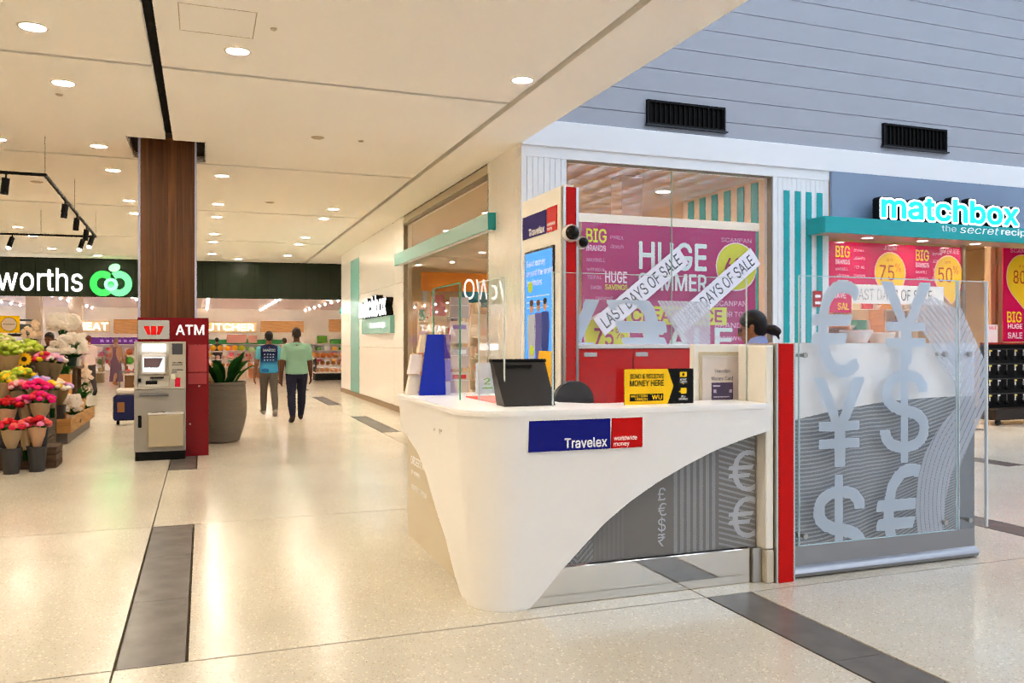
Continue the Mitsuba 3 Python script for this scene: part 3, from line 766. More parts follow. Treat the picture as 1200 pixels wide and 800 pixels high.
# ------------------------------------------------------------------ shop front: canopies, lit signs, posters
YF = 10.225
cn = thing('canopy', 'long teal canopy over the entrance of the kitchenware shop', 'canopy')
part(cn, 'front', rbox(8.47, 20.0, 9.80, 9.86, 3.09, 3.325, 0.004), 'teal')
part(cn, 'end', rbox(8.47, 8.53, 9.86, 10.22, 3.09, 3.325, 0.003), 'teal')
part(cn, 'soffit', box(8.53, 20.0, 9.86, 10.44, 3.095, 3.12), C(150, 134, 122, 0.3), label='grey underside')
part(cn, 'top', box(8.53, 20.0, 9.86, 10.22, 3.30, 3.32), 'teal')
for i, x in enumerate((9.58, 10.68, 11.8, 13.4, 15.0)):
    d = thing('canopy_light', ['round light under the teal canopy, leftmost', 'round light under the teal canopy, second from the left', 'round light under the teal canopy, third from the left', 'round light under the teal canopy, outside the picture', 'round light far along the teal canopy'][i], 'downlight', 'lights under the canopy')
    part(d, 'trim', lathe([[0.075, 0.0], [0.075, -0.008], [0.095, -0.006], [0.1, 0.0]], (x, 10.15, 3.095), 20), 'steel')
    scene[d + '__lens'] = shape(lathe([[0.0, -0.003], [0.076, -0.001]], (x, 10.15, 3.094), 20), 'white_print', emitter=emit([16, 14, 11]))
struct('fascia_glass', box(8.9, 20.0, 10.15, 10.2, 3.33, 4.07), mat('fascia_blue', (126, 144, 168), 0.08, cc=0.6), 'glossy blue grey fascia behind the lit letters', 'wall')


def lit_letters(name, label, s, h, w, origin, frame, depth, cap_off=0.03):
    """Box letters: black sides, a glowing white rim and a cyan face."""
    t = thing(name, label, 'sign')
    p = text_fit(s, h, w, True)
    for g in sorted(unary_union([p.buffer(0.034)]).geoms, key=lambda q: q.bounds[0]) if hasattr(p.buffer(0.034), 'geoms') else [p.buffer(0.034)]:
        lt = part(t, 'letter', on(ext(g.buffer(0.012), depth), origin, frame), 'black')
        o2 = np.array(origin) + frame[2] * depth
        part(lt, 'rim', on(ext(g, 0.006), o2, frame), 'white_print', emitter=emit([0.42, 0.5, 0.52]))
        inner = p.intersection(g).buffer(0.004)
        part(lt, 'face', on(ext(inner, 0.004), o2 + frame[2] * 0.006, frame), C(20, 190, 220), emitter=emit([0.004, 0.17, 0.23]))
    return t


lit_letters('shop_sign', 'glowing cyan shop name letters standing on the teal canopy', 'matchbox', 0.33, 2.82, (9.58, 10.0, 3.385), FRONT, 0.13)
tl = thing('tagline', 'white tagline lettering along the front of the teal canopy', 'lettering')
part(tl, 'word', on(text('the', 0.095, 0.30), (10.70, 9.80, 3.205), FRONT), C(200, 222, 226))
part(tl, 'word', on(text('secret', 0.12, 0.80, italic=18), (11.07, 9.80, 3.195), FRONT), C(232, 244, 246))
part(tl, 'word', on(text('recipe', 0.10, 0.68, bold=True), (11.95, 9.80, 3.205), FRONT), 'white_print')

sc = thing('canopy', 'soft green canopy band along the side shop window', 'canopy')
part(sc, 'band', rbox(3.78, 3.90, 11.21, 17.35, 3.085, 3.33, 0.004), 'teal_soft')
part(sc, 'end', box(3.782, 3.898, 11.205, 11.21, 3.087, 3.328), 'teal', label='teal end cap')
part(sc, 'light_strip', box(3.80, 3.88, 11.25, 17.3, 3.08, 3.085), 'white_print', label='pale strip under the band')
ssn = thing('shop_sign', 'glowing shop name sign on the cream corridor wall', 'sign')
pl_ = text_fit('matchbox', 0.42, 3.35, True).buffer(0.02)
part(ssn, 'letters', on(ext(pl_.buffer(0.012), 0.16), (3.9, 21.4, 2.12), SIDE), 'black')
part(ssn, 'face', on(ext(pl_, 0.006), (3.74, 21.4, 2.12), SIDE), 'white_print', emitter=emit([0.22, 0.3, 0.34]), label='glowing white letter faces')
bd_ = part(ssn, 'board', box(3.80, 3.9, 17.9, 21.35, 1.69, 2.07), 'teal_soft', label='green board under the letters')
part(bd_, 'lettering', on(text('the secret recipe', 0.13, 1.75, True), (3.8, 20.2, 1.83), SIDE), 'white_print', emitter=emit([0.4, 0.45, 0.45]))


def vent(x0, x1, z0, z1, lb):
    v = thing('air_vent', lb, 'vent')
    part(v, 'frame', on(ext(sbox(x0, z0, x1, z1).difference(sbox(x0 + 0.03, z0 + 0.03, x1 - 0.03, z1 - 0.03)), 0.05), (0, YF, 0)), 'black')
    part(v, 'duct', box(x0 + 0.03, x1 - 0.03, YF - 0.004, YF, z0 + 0.03, z1 - 0.03), 'slot_black')
    for k in range(16):
        x = x0 + 0.05 + (x1 - x0 - 0.1) * k / 15
        part(v, 'blade', box(x - 0.004, x + 0.004, YF - 0.04, YF - 0.005, z0 + 0.03, z1 - 0.03), 'black')
    part(v, 'sill', box(x0 - 0.02, x1 + 0.03, YF - 0.07, YF, z0 - 0.02, z0), C(40, 42, 48, 0.3))


vent(5.76, 7.03, 4.51, 4.85, 'long black air vent in the blue wall above the poster window')
vent(9.93, 11.23, 4.545, 4.90, 'long black air vent in the blue wall above the lit letters')

# the big sale poster in the window
PY = 10.40
po = thing('sale_poster', 'large magenta summer clearance sale poster in the shop window', 'poster')
part(po, 'sheet', box(4.87, 7.71, PY, PY + 0.02, 0.35, 3.14), 'magenta')
part(po, 'stand', cat(box(4.9, 4.96, PY + 0.021, PY + 0.05, 0, 3.14), box(7.6, 7.66, PY + 0.021, PY + 0.05, 0, 3.14)), 'white_wall')
part(po, 'top_rail', box(4.80, 7.78, PY + 0.0, PY + 0.03, 3.142, 3.26), C(244, 232, 212), label='cream rail over the poster')


def pt(s, x, z, w, h, m, bold=False, parent=None, off=0.0, name='lettering', italic=0.0):
    return part(parent or po, name, on(text(s, h, w, bold, 0.002, italic), (x, PY - off, z), FRONT), m)


pt('HUGE', 5.75, 2.53, 1.11, 0.37, 'mint_print', True)
pt('SUMMER', 5.74, 2.23, 1.12, 0.23, 'mint_print', True)
bl = part(po, 'lime_band', box(5.55, 7.2, PY - 0.002, PY, 1.74, 2.0), 'lime', label='lime green band')
part(bl, 'lettering', on(text('CLEARANCE', 0.17, 1.5, True), (5.62, PY - 0.002, 1.785), FRONT), 'magenta')
pt('SALE', 5.80, 1.36, 1.5, 0.33, 'mint_print', True)
pt('BIG', 4.93, 2.87, 0.31, 0.18, 'lime', True)
pt('BRANDS', 4.93, 2.75, 0.30, 0.075, C(226, 196, 216), True)
pt('HUGE', 5.22, 2.32, 0.34, 0.15, C(226, 206, 220), True)
pt('SAVINGS', 5.22, 2.22, 0.35, 0.07, 'lime', True)
pt('SCANPAN', 7.11, 2.96, 0.52, 0.06, C(206, 160, 190))
for s, x, z, w in (('MAXWELL', 4.94, 2.60, 0.28), ('wiltshire', 4.94, 2.47, 0.27), ('PYREX', 5.30, 2.92, 0.2), ('Joseph', 5.30, 2.80, 0.2), ('TEFAL', 4.95, 2.36, 0.22), ('BAKER', 5.0, 2.22, 0.16), ('mastercraft', 5.08, 2.08, 0.26)):
    pt(s, x, z, w, 0.05, C(204, 150, 186))
for x, z, s, r in ((7.37, 2.60, '60', 0.34), (5.25, 1.56, '75', 0.34)):
    cir = affinity.translate(Point(0, 0).buffer(r, 32), x, z)
    c = part(po, 'circle', on(ext(cir, 0.002), (0, PY, 0)), 'lime', label='lime green discount circle')
    part(c, 'rim', on(ext(cir.buffer(0.015).difference(cir), 0.0025), (0, PY, 0)), C(226, 206, 220))
    part(c, 'lettering', on(text(s, 0.24, 0.30, True), (x - 0.2, PY - 0.002, z - 0.12), FRONT), 'magenta')
    part(c, 'lettering', on(text('%', 0.14, 0.13), (x + 0.13, PY - 0.002, z - 0.02), FRONT), 'magenta')
for s, z in (('SCANPAN', 2.02), ('YOUR TOP', 1.86), ('BRANDS', 1.70), ('maxwell', 1.52)):
    pt(s, 7.0, z, 0.55, 0.075, C(216, 170, 200))
for i, (cx, cz, L, deg) in enumerate(((5.73, 2.21, 1.68, 38.0), (6.96, 2.24, 1.68, 38.0))):
    b = thing('sale_banner', ('slanting white last days of sale banner, left of the two on the magenta poster', 'slanting white last days of sale banner, right of the two on the magenta poster')[i], 'banner')
    strip = rot2(sbox(cx - L / 2, cz - 0.145, cx + L / 2, cz + 0.145), deg, (cx, cz))
    part(b, 'sheet', on(ext(strip, 0.003), (0, 10.283, 0)), C(226, 224, 232))
    t = affinity.translate(text_fit('LAST DAYS OF SALE', 0.17, L - 0.16), cx - L / 2 + 0.08, cz - 0.085)
    part(b, 'lettering', on(ext(rot2(t, deg, (cx, cz)), 0.002), (0, 10.280, 0)), C(20, 20, 24))

# posters over the display by the entrance
QY = 10.458


def bubble(cx, cz, r):
    return unary_union([affinity.scale(Point(cx, cz).buffer(r, 32), 1, 1.05), Polygon([(cx - 0.6 * r, cz - 0.8 * r), (cx + 0.8 * r, cz - 0.65 * r), (cx + 0.25 * r, cz - 1.55 * r)]).buffer(0.02)])


def pink_poster(x0, x1, z0, z1, label, QY=QY):
    p = thing('sale_poster', label, 'poster')
    part(p, 'sheet', box(x0, x1, QY, QY + 0.015, z0, z1), 'hot_pink')
    return p


def brands(p, x, z, y):
    part(p, 'lettering', on(text('BIG', 0.17, 0.28, True), (x, y, z), FRONT), 'yellow')
    part(p, 'lettering', on(text('BRANDS', 0.07, 0.28, True), (x, y, z - 0.11), FRONT), C(255, 214, 226))
    for k, (s, dx, w) in enumerate((('MAXWELL', 0.0, 0.24), ('wiltshire', 0.02, 0.24), ('pyrex', 0.36, 0.2), ('JOSEPH', 0.36, 0.22), ('TEFAL', 0.36, 0.22), ('bialetti', 0.36, 0.22))):
        part(p, 'lettering', on(text(s, 0.045, w), (x + dx, y, (z - 0.21, z - 0.31, z + 0.1, z - 0.03, z - 0.17, z - 0.30)[k]), FRONT), C(255, 190, 212))


def disc(p, cx, cz, r, s, y):
    b = bubble(cx, cz, r)
    c = part(p, 'bubble', on(ext(b, 0.003), (0, y, 0)), 'yellow', label='yellow discount bubble')
    part(c, 'rim', on(ext(b.buffer(0.02).difference(b), 0.0025), (0, y, 0)), C(255, 196, 160))
    part(c, 'lettering', on(text(s, 0.24, 0.30), (cx - 0.22, y - 0.003, cz - 0.12), FRONT), C(196, 60, 20))
    part(c, 'lettering', on(text('%', 0.13, 0.12), (cx + 0.1, y - 0.003, cz + 0.02), FRONT), C(240, 120, 20))
    part(c, 'lettering', on(text('up to', 0.05, 0.13), (cx - 0.08, y - 0.003, cz + 0.19), FRONT), C(230, 130, 20))


p1 = pink_poster(8.98, 11.84, 2.34, 3.06, 'wide hot pink sale poster under the teal canopy with yellow bubbles')
brands(p1, 9.24, 2.82, QY)
brands(p1, 10.86, 2.82, QY)
disc(p1, 10.33, 2.60, 0.30, '75', QY)
disc(p1, 11.56, 2.60, 0.29, '50', QY)
disc(p1, 8.98, 2.52, 0.16, '', QY) if False else None
part(p1, 'lettering', on(text('BAKEWARE', 0.085, 0.42), (11.38, QY, 2.95), FRONT), C(255, 200, 216))
part(p1, 'lettering', on(text('JOSEPH', 0.07, 0.26), (10.2, QY, 2.96), FRONT), C(255, 200, 216))
p1b = pink_poster(8.98, 9.55, 1.95, 2.335, 'hot pink poster strip hanging beside the white banner')
part(p1b, 'lettering', on(text('SAVE', 0.08, 0.24, True), (9.2, QY, 2.18), FRONT), C(255, 220, 230))
part(p1b, 'lettering', on(text('SAL', 0.10, 0.22, True), (9.28, QY, 2.0), FRONT), 'yellow')
lb = thing('sale_banner', 'white last days banner below the hot pink poster', 'banner')
part(lb, 'sheet', box(9.56, 11.45, QY - 0.0065, QY - 0.0045, 2.10, 2.40), C(246, 240, 232))
part(lb, 'lettering', on(text('LAST DAYS OF SALE', 0.17, 1.6), (9.60, QY - 0.0065, 2.16), FRONT), C(44, 40, 44))
Q3 = 11.32
p3 = pink_poster(13.86, 15.6, 1.5, 3.28, 'hot pink eighty percent poster over the black utensil rack', Q3)
disc(p3, 14.33, 2.70, 0.38, '80', Q3)
part(p3, 'lettering', on(text('SCANPAN', 0.075, 0.66), (14.03, Q3, 3.15), FRONT), C(255, 180, 206))
part(p3, 'lettering', on(text('BIG', 0.19, 0.37, True), (13.95, Q3, 1.86), FRONT), 'yellow')
part(p3, 'lettering', on(text('HUGE', 0.085, 0.37, True), (13.97, Q3, 1.74), FRONT), C(255, 226, 236))
part(p3, 'lettering', on(text('SALE', 0.105, 0.37, True), (13.97, Q3, 1.56), FRONT), C(255, 226, 236))
part(p3, 'hanger', cat(cyl((14.0, Q3 + 0.007, 3.28), (14.0, Q3 + 0.007, 4.0), 0.005, n=5), cyl((15.4, Q3 + 0.007, 3.28), (15.4, Q3 + 0.007, 4.0), 0.005, n=5)), 'steel')
sp_ = thing('sale_poster', 'thin red and yellow poster strip in the window beside the red blade', 'poster')
part(sp_, 'sheet', box(4.60, 4.79, 10.40, 10.41, 0.001, 2.9), C(226, 60, 50))
part(sp_, 'yellow_part', box(4.60, 4.79, 10.397, 10.40, 1.9, 2.3), 'yellow')
dj = struct('door_1', cat(box(14.60, 14.72, 12.2, 12.35, 0, 4.0), box(14.80, 14.95, 12.2, 12.35, 0, 4.0)), C(196, 166, 132, 0.3), 'bronze framed shop door post', 'door')
w3 = struct('window_3', None, None, 'glass of the shop display under the teal canopy', 'window')
part(w3, 'pane', sheet_y(8.9, 11.86, 0.05, 3.09, 10.45), 'glass')
part(w3, 'frame', cat(box(11.85, 11.9, 10.42, 10.48, 0, 3.09), box(8.89, 8.92, 10.42, 10.48, 0, 3.09), box(8.9, 11.86, 10.42, 10.48, 0, 0.05)), C(120, 104, 88, 0.3))

# ------------------------------------------------------------------ inside the kitchenware shop
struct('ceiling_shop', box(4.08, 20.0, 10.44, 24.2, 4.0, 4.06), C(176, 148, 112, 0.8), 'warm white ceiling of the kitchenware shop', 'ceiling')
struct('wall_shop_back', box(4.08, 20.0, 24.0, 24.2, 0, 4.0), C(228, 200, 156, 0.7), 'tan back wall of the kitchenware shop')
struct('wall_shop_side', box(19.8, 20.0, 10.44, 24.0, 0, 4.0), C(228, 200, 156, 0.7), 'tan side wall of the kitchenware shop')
ps = struct('partition_shop', box(8.02, 8.2, 10.46, 12.9, 0, 4.0), C(246, 232, 208, 0.6), 'cream partition with teal stripes inside the shop window')
for k in range(6):
    part(ps, 'stripe', box(8.005, 8.02, 10.75 + 0.36 * k, 10.75 + 0.36 * k + 0.17, 0, 3.95), 'teal')
struct('pillar_1', rbox(5.90, 6.26, 11.2, 11.56, 0, 4.0, 0.01), C(226, 196, 156, 0.6), 'tan pillar behind the poster window', 'pillar')
struct('pillar_2', rbox(12.2, 12.7, 16.0, 16.5, 0, 4.0, 0.01), C(206, 168, 118, 0.6), 'tan pillar inside the shop entrance', 'pillar')
for i, (x, y) in enumerate(((5.2, 12.6), (5.2, 15.4), (5.2, 18.2), (7.2, 12.2), (7.4, 17.0), (9.8, 12.4), (11.6, 12.4), (9.8, 16.0), (11.9, 15.2), (14.0, 13.0), (12.9, 11.6), (15.5, 17.0), (8.0, 21.5))):
    d = thing('shop_light', 'round ceiling light inside the kitchenware shop', 'downlight', 'ceiling lights of the kitchenware shop')
    part(d, 'trim', lathe([[0.11, 0.0], [0.11, -0.008], [0.13, -0.006], [0.135, 0.0]], (x, y, 4.0), 20), 'white_wall')
    scene[d + '__lens'] = shape(lathe([[0.0, -0.003], [0.111, -0.001]], (x, y, 3.999), 20), 'white_print', emitter=emit([125 * c for c in SHOPW]))
lsn = thing('wall_sign', 'white lettering on teal and orange board inside the shop', 'sign')
part(lsn, 'board', box(6.05, 8.4, 19.9, 19.95, 2.36, 2.74), C(28, 110, 128))
part(lsn, 'upper_board', box(5.0, 8.4, 19.9, 19.95, 2.741, 3.2), C(226, 140, 40), label='orange upper board')
part(lsn, 'lettering', on(text('OW', 0.50, 0.72, False, 0.02), (6.08, 19.9, 2.55), FRONT), 'white_print', emitter=emit([0.3, 0.3, 0.3]))
part(lsn, 'post', cat(box(5.05, 5.15, 19.95, 20.0, 0, 3.2), box(8.25, 8.35, 19.95, 20.0, 0, 3.2)), 'white_wall')

PAL = [(236, 230, 220), (228, 220, 206), (206, 196, 180), (226, 120, 120), (232, 168, 60), (70, 110, 150), (60, 130, 110), (200, 60, 60), (190, 150, 110), (120, 104, 92), (240, 240, 240), (150, 190, 200), (214, 190, 220)]
pot_prof = [[0, 0], [0.09, 0], [0.1, 0.02], [0.1, 0.11], [0.105, 0.12], [0.1, 0.125], [0.02, 0.14], [0.015, 0.165], [0, 0.17]]
pot_m, bowl_m, jar_m = lathe(pot_prof, n=16), lathe([[0, 0], [0.05, 0], [0.13, 0.09], [0.12, 0.095], [0.05, 0.015], [0, 0.012]], n=16), lathe([[0, 0], [0.05, 0], [0.055, 0.02], [0.055, 0.15], [0.04, 0.17], [0.04, 0.2], [0, 0.2]], n=14)
jug_m = lathe([[0, 0], [0.06, 0], [0.08, 0.06], [0.05, 0.18], [0.055, 0.22], [0.045, 0.22], [0.04, 0.18], [0, 0.1]], n=14)
box_m = rbox(-0.11, 0.11, -0.08, 0.08, 0, 0.2, 0.006)
tall_m = rbox(-0.07, 0.07, -0.06, 0.06, 0, 0.28, 0.006)
GOODS = [('saucepan', pot_m, 'pan'), ('mixing_bowl', bowl_m, 'bowl'), ('storage_jar', jar_m, 'jar'), ('jug', jug_m, 'jug'), ('carton', box_m, 'box'), ('carton', tall_m, 'box')]
GP = [(a, mikit.ply(b, None, smooth=30), c) for a, b, c in GOODS]
colname = {PAL[0]: 'ivory', PAL[1]: 'cream', PAL[2]: 'beige', PAL[3]: 'pink', PAL[4]: 'orange', PAL[5]: 'blue', PAL[6]: 'green', PAL[7]: 'red', PAL[8]: 'tan', PAL[9]: 'brown', PAL[10]: 'white', PAL[11]: 'pale blue', PAL[12]: 'lilac'}


def shelf_unit(x0, x1, y, depth, heights, label, goods_label, back=(232, 218, 190), pitch=0.26, top=True, wood=False):
    """An open shelf facing -y, its goods each a thing."""
    t = thing('shelf_unit', label, 'shelf')
    h = heights[-1] + (0.42 if top else 0.03)
    part(t, 'back', box(x0, x1, y + depth - 0.02, y + depth, 0, h), C(*back))
    for x in (x0, x1):
        part(t, 'side', box(x - 0.02, x + 0.02, y, y + depth, 0, h), 'oak' if wood else C(*back))
    for z in heights:
        part(t, 'shelf', box(x0, x1, y, y + depth, z - 0.03, z), 'oak' if wood else C(240, 228, 206))
    for z in heights:
        x, last = x0 + 0.10, x0 + 0.03
        while x < x1 - 0.05:
            nm, pl, ct_ = GP[rng.randrange(len(GP))]
            col = PAL[rng.randrange(len(PAL))]
            s = rng.uniform(0.85, 1.12)
            hw = {'saucepan': 0.105, 'mixing_bowl': 0.13, 'storage_jar': 0.055, 'jug': 0.08, 'carton': 0.11}[nm] * s
            x = max(x, last + hw + 0.01)
            if x + hw > x1 - 0.03:
                break
            last = x + hw
            k = thing(nm, '%s %s on %s' % (colname[col], nm.replace('_', ' '), goods_label), ct_, 'goods on ' + goods_label)
            scene[k] = shape(pl, C(*col, 0.4), to_world=T().translate([x, y + depth * 0.45, z + 0.001]).scale([s, s, s]))
            x += pitch * rng.uniform(0.5, 0.95)
    return t


shelf_unit(4.35, 5.75, 17.6, 0.4, [0.35, 0.75, 1.15, 1.55, 1.95], 'cream open shelf of kitchenware farthest in the side window', 'the farthest shelf in the side window')
shelf_unit(4.62, 5.9, 14.7, 0.4, [0.4, 0.8, 1.2, 1.6], 'cream open shelf of kitchenware in the middle of the side window', 'the middle shelf in the side window')
shelf_unit(4.25, 5.1, 12.6, 0.4, [0.3, 0.7, 1.1, 1.5], 'cream open shelf of kitchenware nearest in the side window', 'the nearest shelf in the side window')
shelf_unit(6.0, 7.6, 17.6, 0.4, [0.35, 0.75, 1.15, 1.55], 'cream open shelf of kitchenware deep in the shop', 'the deep shelf of the shop')
shelf_unit(9.2, 10.9, 12.0, 0.4, [1.0, 1.4, 1.78], 'oak shelf of kitchenware behind the white banner', 'the oak shelf behind the banner', (206, 180, 140), 0.24, wood=True)
shelf_unit(11.0, 12.3, 12.6, 0.4, [0.9, 1.3, 1.7], 'oak shelf of kitchenware beside the shop entrance', 'the oak shelf beside the entrance', (206, 180, 140), 0.24, wood=True)
shelf_unit(13.2, 14.8, 14.2, 0.4, [1.0, 1.4, 1.8, 2.2], 'cream shelf of kitchenware behind the black utensil rack', 'the shelf behind the utensil rack')
# a table just inside with white ware
tb = thing('display_table', 'oak display table inside the shop under the white banner', 'table')
part(tb, 'top', rbox(9.7, 11.6, 11.0, 11.6, 1.33, 1.38, 0.006), 'oak')
for x in (9.75, 11.55):
    for y in (11.05, 11.55):
        part(tb, 'leg', box(x - 0.03, x + 0.03, y - 0.03, y + 0.03, 0, 1.33), 'oak')
big_bowl = lathe([[0, 0], [0.10, 0], [0.22, 0.13], [0.21, 0.14], [0.1, 0.02], [0, 0.02]], n=20)
for i, (x, z, s, c) in enumerate(((9.95, 1.381, 1.0, (240, 240, 236)), (10.42, 1.381, 1.25, (236, 238, 240)), (10.95, 1.381, 1.1, (244, 240, 230)))):
    k = solo('serving_bowl', big_bowl, C(*c, 0.25), 'white serving bowl on the oak table, %s' % ('left of the three', 'middle of the three', 'right of the three')[i], 'bowl', smooth=30, to_world=T().translate([x, 11.3, z]).scale([s, s, s * 1.8]))
ctn = thing('gift_carton', 'white tapered carton with purple top on the oak display table', 'box')
part(ctn, 'body', tri(m3.Manifold.hull_points(np.array([(11.22, 11.2, 1.381), (11.5, 11.2, 1.381), (11.5, 11.4, 1.381), (11.22, 11.4, 1.381), (11.28, 11.22, 1.74), (11.44, 11.22, 1.74), (11.44, 11.38, 1.74), (11.28, 11.38, 1.74)]))), 'white_print')
part(ctn, 'cap', rbox(11.27, 11.45, 11.21, 11.39, 1.741, 1.86, 0.01), C(70, 60, 140), label='purple top')
lad = thing('display_ladder', 'tan slatted display ladder leaning inside the side window', 'ladder')
for s in (0, 0.28):
    part(lad, 'rail', cyl((4.12 + s * 0.4, 13.9 + s, 0.0), (4.34 + s * 0.4, 13.9 + s, 2.15), 0.03, n=6), C(216, 186, 150))
for k in range(7):
    z = 0.25 + 0.28 * k
    part(lad, 'rung', cyl((4.12 + 0.1 * z, 13.9, z), (4.24 + 0.1 * z, 14.18, z), 0.018, n=6), C(216, 186, 150))
# glass shelf of flowers of paper and the pink bag hanging in the window
pb = solo('paper_bag', tri(m3.Manifold.hull_points(np.array([(4.22, 15.9, 2.0), (4.5, 15.9, 2.0), (4.5, 16.1, 2.0), (4.22, 16.1, 2.0), (4.25, 15.95, 2.42), (4.47, 15.95, 2.42), (4.47, 16.05, 2.42), (4.25, 16.05, 2.42)]))), C(226, 130, 140), 'pink paper bag standing high inside the side window', 'bag')
stp = solo('plinth', box(4.2, 4.52, 15.85, 16.15, 0, 1.999), C(200, 186, 150), 'tall beige plinth inside the side window carrying a pink bag', 'plinth')

# black utensil rack by the door
RX0, RX1, RY = 13.18, 15.2, 11.0
rk = thing('utensil_rack', 'black wheeled rack of kitchen tools by the shop door', 'rack')
part(rk, 'panel', box(RX0, RX1, RY + 0.2, RY + 0.24, 0.22, 1.48), 'black')
part(rk, 'base', rbox(RX0 - 0.02, RX1, RY - 0.1, RY + 0.5, 0.1, 0.30, 0.01), C(44, 36, 30))
part(rk, 'top_rail', box(RX0, RX1, RY + 0.0, RY + 0.24, 1.45, 1.48), C(150, 30, 24), label='red top edge')
for x in (RX0 + 0.15, RX0 + 0.95, RX1 - 0.2):
    part(rk, 'wheel', cyl((x - 0.02, RY, 0.05), (x + 0.02, RY, 0.05), 0.05, n=14), C(60, 60, 60))
    part(rk, 'fork', box(x - 0.03, x + 0.03, RY - 0.02, RY + 0.02, 0.05, 0.1), 'black')
for r in range(4):
    z = 1.35 - 0.27 * r
    part(rk, 'hook_rail', box(RX0, RX1, RY + 0.17, RY + 0.2, z, z + 0.02), C(60, 56, 52))
    for c in range(9):
        x = RX0 + 0.12 + 0.21 * c
        kind = c % 3
        nm = ('spatula', 'whisk', 'ladle')[kind]
        u = thing(nm, '%s %s hanging on the black rack' % (('black-headed', 'steel', 'dark grey')[kind], nm), 'kitchen tool', 'kitchen tools on the black rack')
        part(u, 'handle', cyl((x, RY + 0.14, z), (x, RY + 0.14, z - 0.11), 0.012, n=6), (C(226, 216, 206), C(150, 150, 150, 0.3), C(80, 76, 72))[kind])
        part(u, 'head', (rbox(x - 0.035, x + 0.035, RY + 0.135, RY + 0.145, z - 0.20, z - 0.11, 0.002), ball((x, RY + 0.14, z - 0.15), 0.04, 1, (1, 1, 1)), ball((x, RY + 0.14, z - 0.15), 0.04, 1, (1, 1, 1)))[kind], ('black', 'black', 'black')[kind])
        if kind != 2 or c % 2:
            part(u, 'tag', box(x - 0.03, x + 0.03, RY + 0.12, RY + 0.124, z - 0.03, z - 0.005), C(226, 206, 90) if kind == 0 else C(230, 226, 220))
tg = thing('price_card', 'white price card on top of the black rack', 'card')
part(tg, 'card', box(13.2, 13.45, RY + 0.1, RY + 0.105, 1.482, 1.80), C(250, 226, 220))
part(tg, 'lettering', on(text('SALE', 0.06, 0.18, True), (13.235, RY + 0.1, 1.72), FRONT), 'hot_pink')
fex = thing('fire_call_point', 'small red call point sign on the teal striped pier', 'sign')
part(fex, 'plate', box(8.58, 8.74, YF - 0.05, YF - 0.035, 2.02, 2.26), C(168, 26, 24))
part(fex, 'print', cat(box(8.61, 8.71, YF - 0.052, YF - 0.05, 2.06, 2.10), box(8.61, 8.71, YF - 0.052, YF - 0.05, 2.16, 2.2)), 'white_print')
# ------------------------------------------------------------------ wooden column, cash machine, plant
co = thing('timber_column', 'tall walnut clad column rising through the ceiling recess', 'column', kind='structure')
part(co, 'core', box(-0.78, -0.11, 12.07, 12.73, 0.0, 4.58), C(60, 40, 24))
for k in range(6):
    x0, x1 = -0.775 + 0.111 * k, -0.775 + 0.111 * (k + 1)
    part(co, 'board', box(x0 + 0.001, x1 - 0.001, 12.05 + (0.002 if k % 2 else 0), 12.08, 0.02, 4.58), 'walnut' if k % 3 else 'walnut_light')
    part(co, 'board', box(x0 + 0.001, x1 - 0.001, 12.72, 12.75, 0.02, 4.58), 'walnut')
for k in range(6):
    y0, y1 = 12.08 + 0.107 * k, 12.08 + 0.107 * (k + 1)
    part(co, 'board', box(-0.80, -0.775, y0 + 0.002, y1 - 0.002, 0.02, 4.58), 'walnut')
    part(co, 'board', box(-0.115, -0.09, y0 + 0.002, y1 - 0.002, 0.02, 4.58), 'walnut')
part(co, 'corner_trim', box(-0.805, -0.777, 12.045, 12.07, 0.02, 4.58), C(200, 204, 232, 0.3), label='pale corner trim')
part(co, 'corner_trim', box(-0.108, -0.08, 12.045, 12.07, 0.02, 4.58), C(200, 204, 232, 0.3), label='pale corner trim')

mat('dark_red', (122, 8, 20), 0.25, cc=0.1)
mat('atm_grey', (148, 143, 134), 0.35, spec=0.5)
mat('atm_light', (182, 175, 162), 0.35)
at_ = thing('atm', 'silver cash machine with dark red header and side panel before the wooden column', 'cash machine')
part(at_, 'surround', rbox(-0.79, 0.07, 11.72, 11.86, 0.0, 1.81, 0.004), 'dark_red', label='dark red surround')
pl_ = part(at_, 'logo_plate', rbox(-0.785, -0.41, 11.70, 11.72, 1.53, 1.775, 0.004), C(188, 190, 190, 0.3), label='silver logo plate')
wl = unary_union([Polygon([(-0.72, 1.70), (-0.65, 1.70), (-0.635, 1.59), (-0.67, 1.585)]), Polygon([(-0.63, 1.70), (-0.565, 1.70), (-0.565, 1.585), (-0.63, 1.585)]), Polygon([(-0.475, 1.70), (-0.545, 1.70), (-0.56, 1.59), (-0.525, 1.585)])])
part(pl_, 'emblem', on(ext(wl, 0.003), (0, 11.70, 0)), C(236, 20, 20), label='red three-stroke emblem')
part(at_, 'lettering', on(text('ATM', 0.125, 0.35, True, 0.004), (-0.335, 11.72, 1.59)), 'white_print', emitter=emit([0.12, 0.12, 0.12]))
part(at_, 'painted_lit_panel', rbox(-0.185, 0.045, 11.708, 11.72, 1.10, 1.46, 0.004), C(176, 74, 76, 0.12), label='red glossy panel, its lit look painted as lighter red')  # lighter red puts the reflecting, lit look of these plates into their colour
part(at_, 'painted_lit_panel', rbox(-0.185, 0.045, 11.708, 11.72, 0.94, 1.09, 0.004), C(168, 66, 70, 0.12), label='red glossy panel, its lit look painted as lighter red')
for x, z in ((-0.05, 0.915), (-0.16, 0.42)):
    part(at_, 'lock', cyl((x, 11.72, z), (x, 11.71, z), 0.012, n=12), 'steel')
part(at_, 'base', box(-0.80, -0.215, 11.46, 11.7, 0.0, 0.11), 'black')
part(at_, 'lower_body', rbox(-0.81, -0.21, 11.45, 11.70, 0.11, 0.892, 0.005), 'atm_grey')
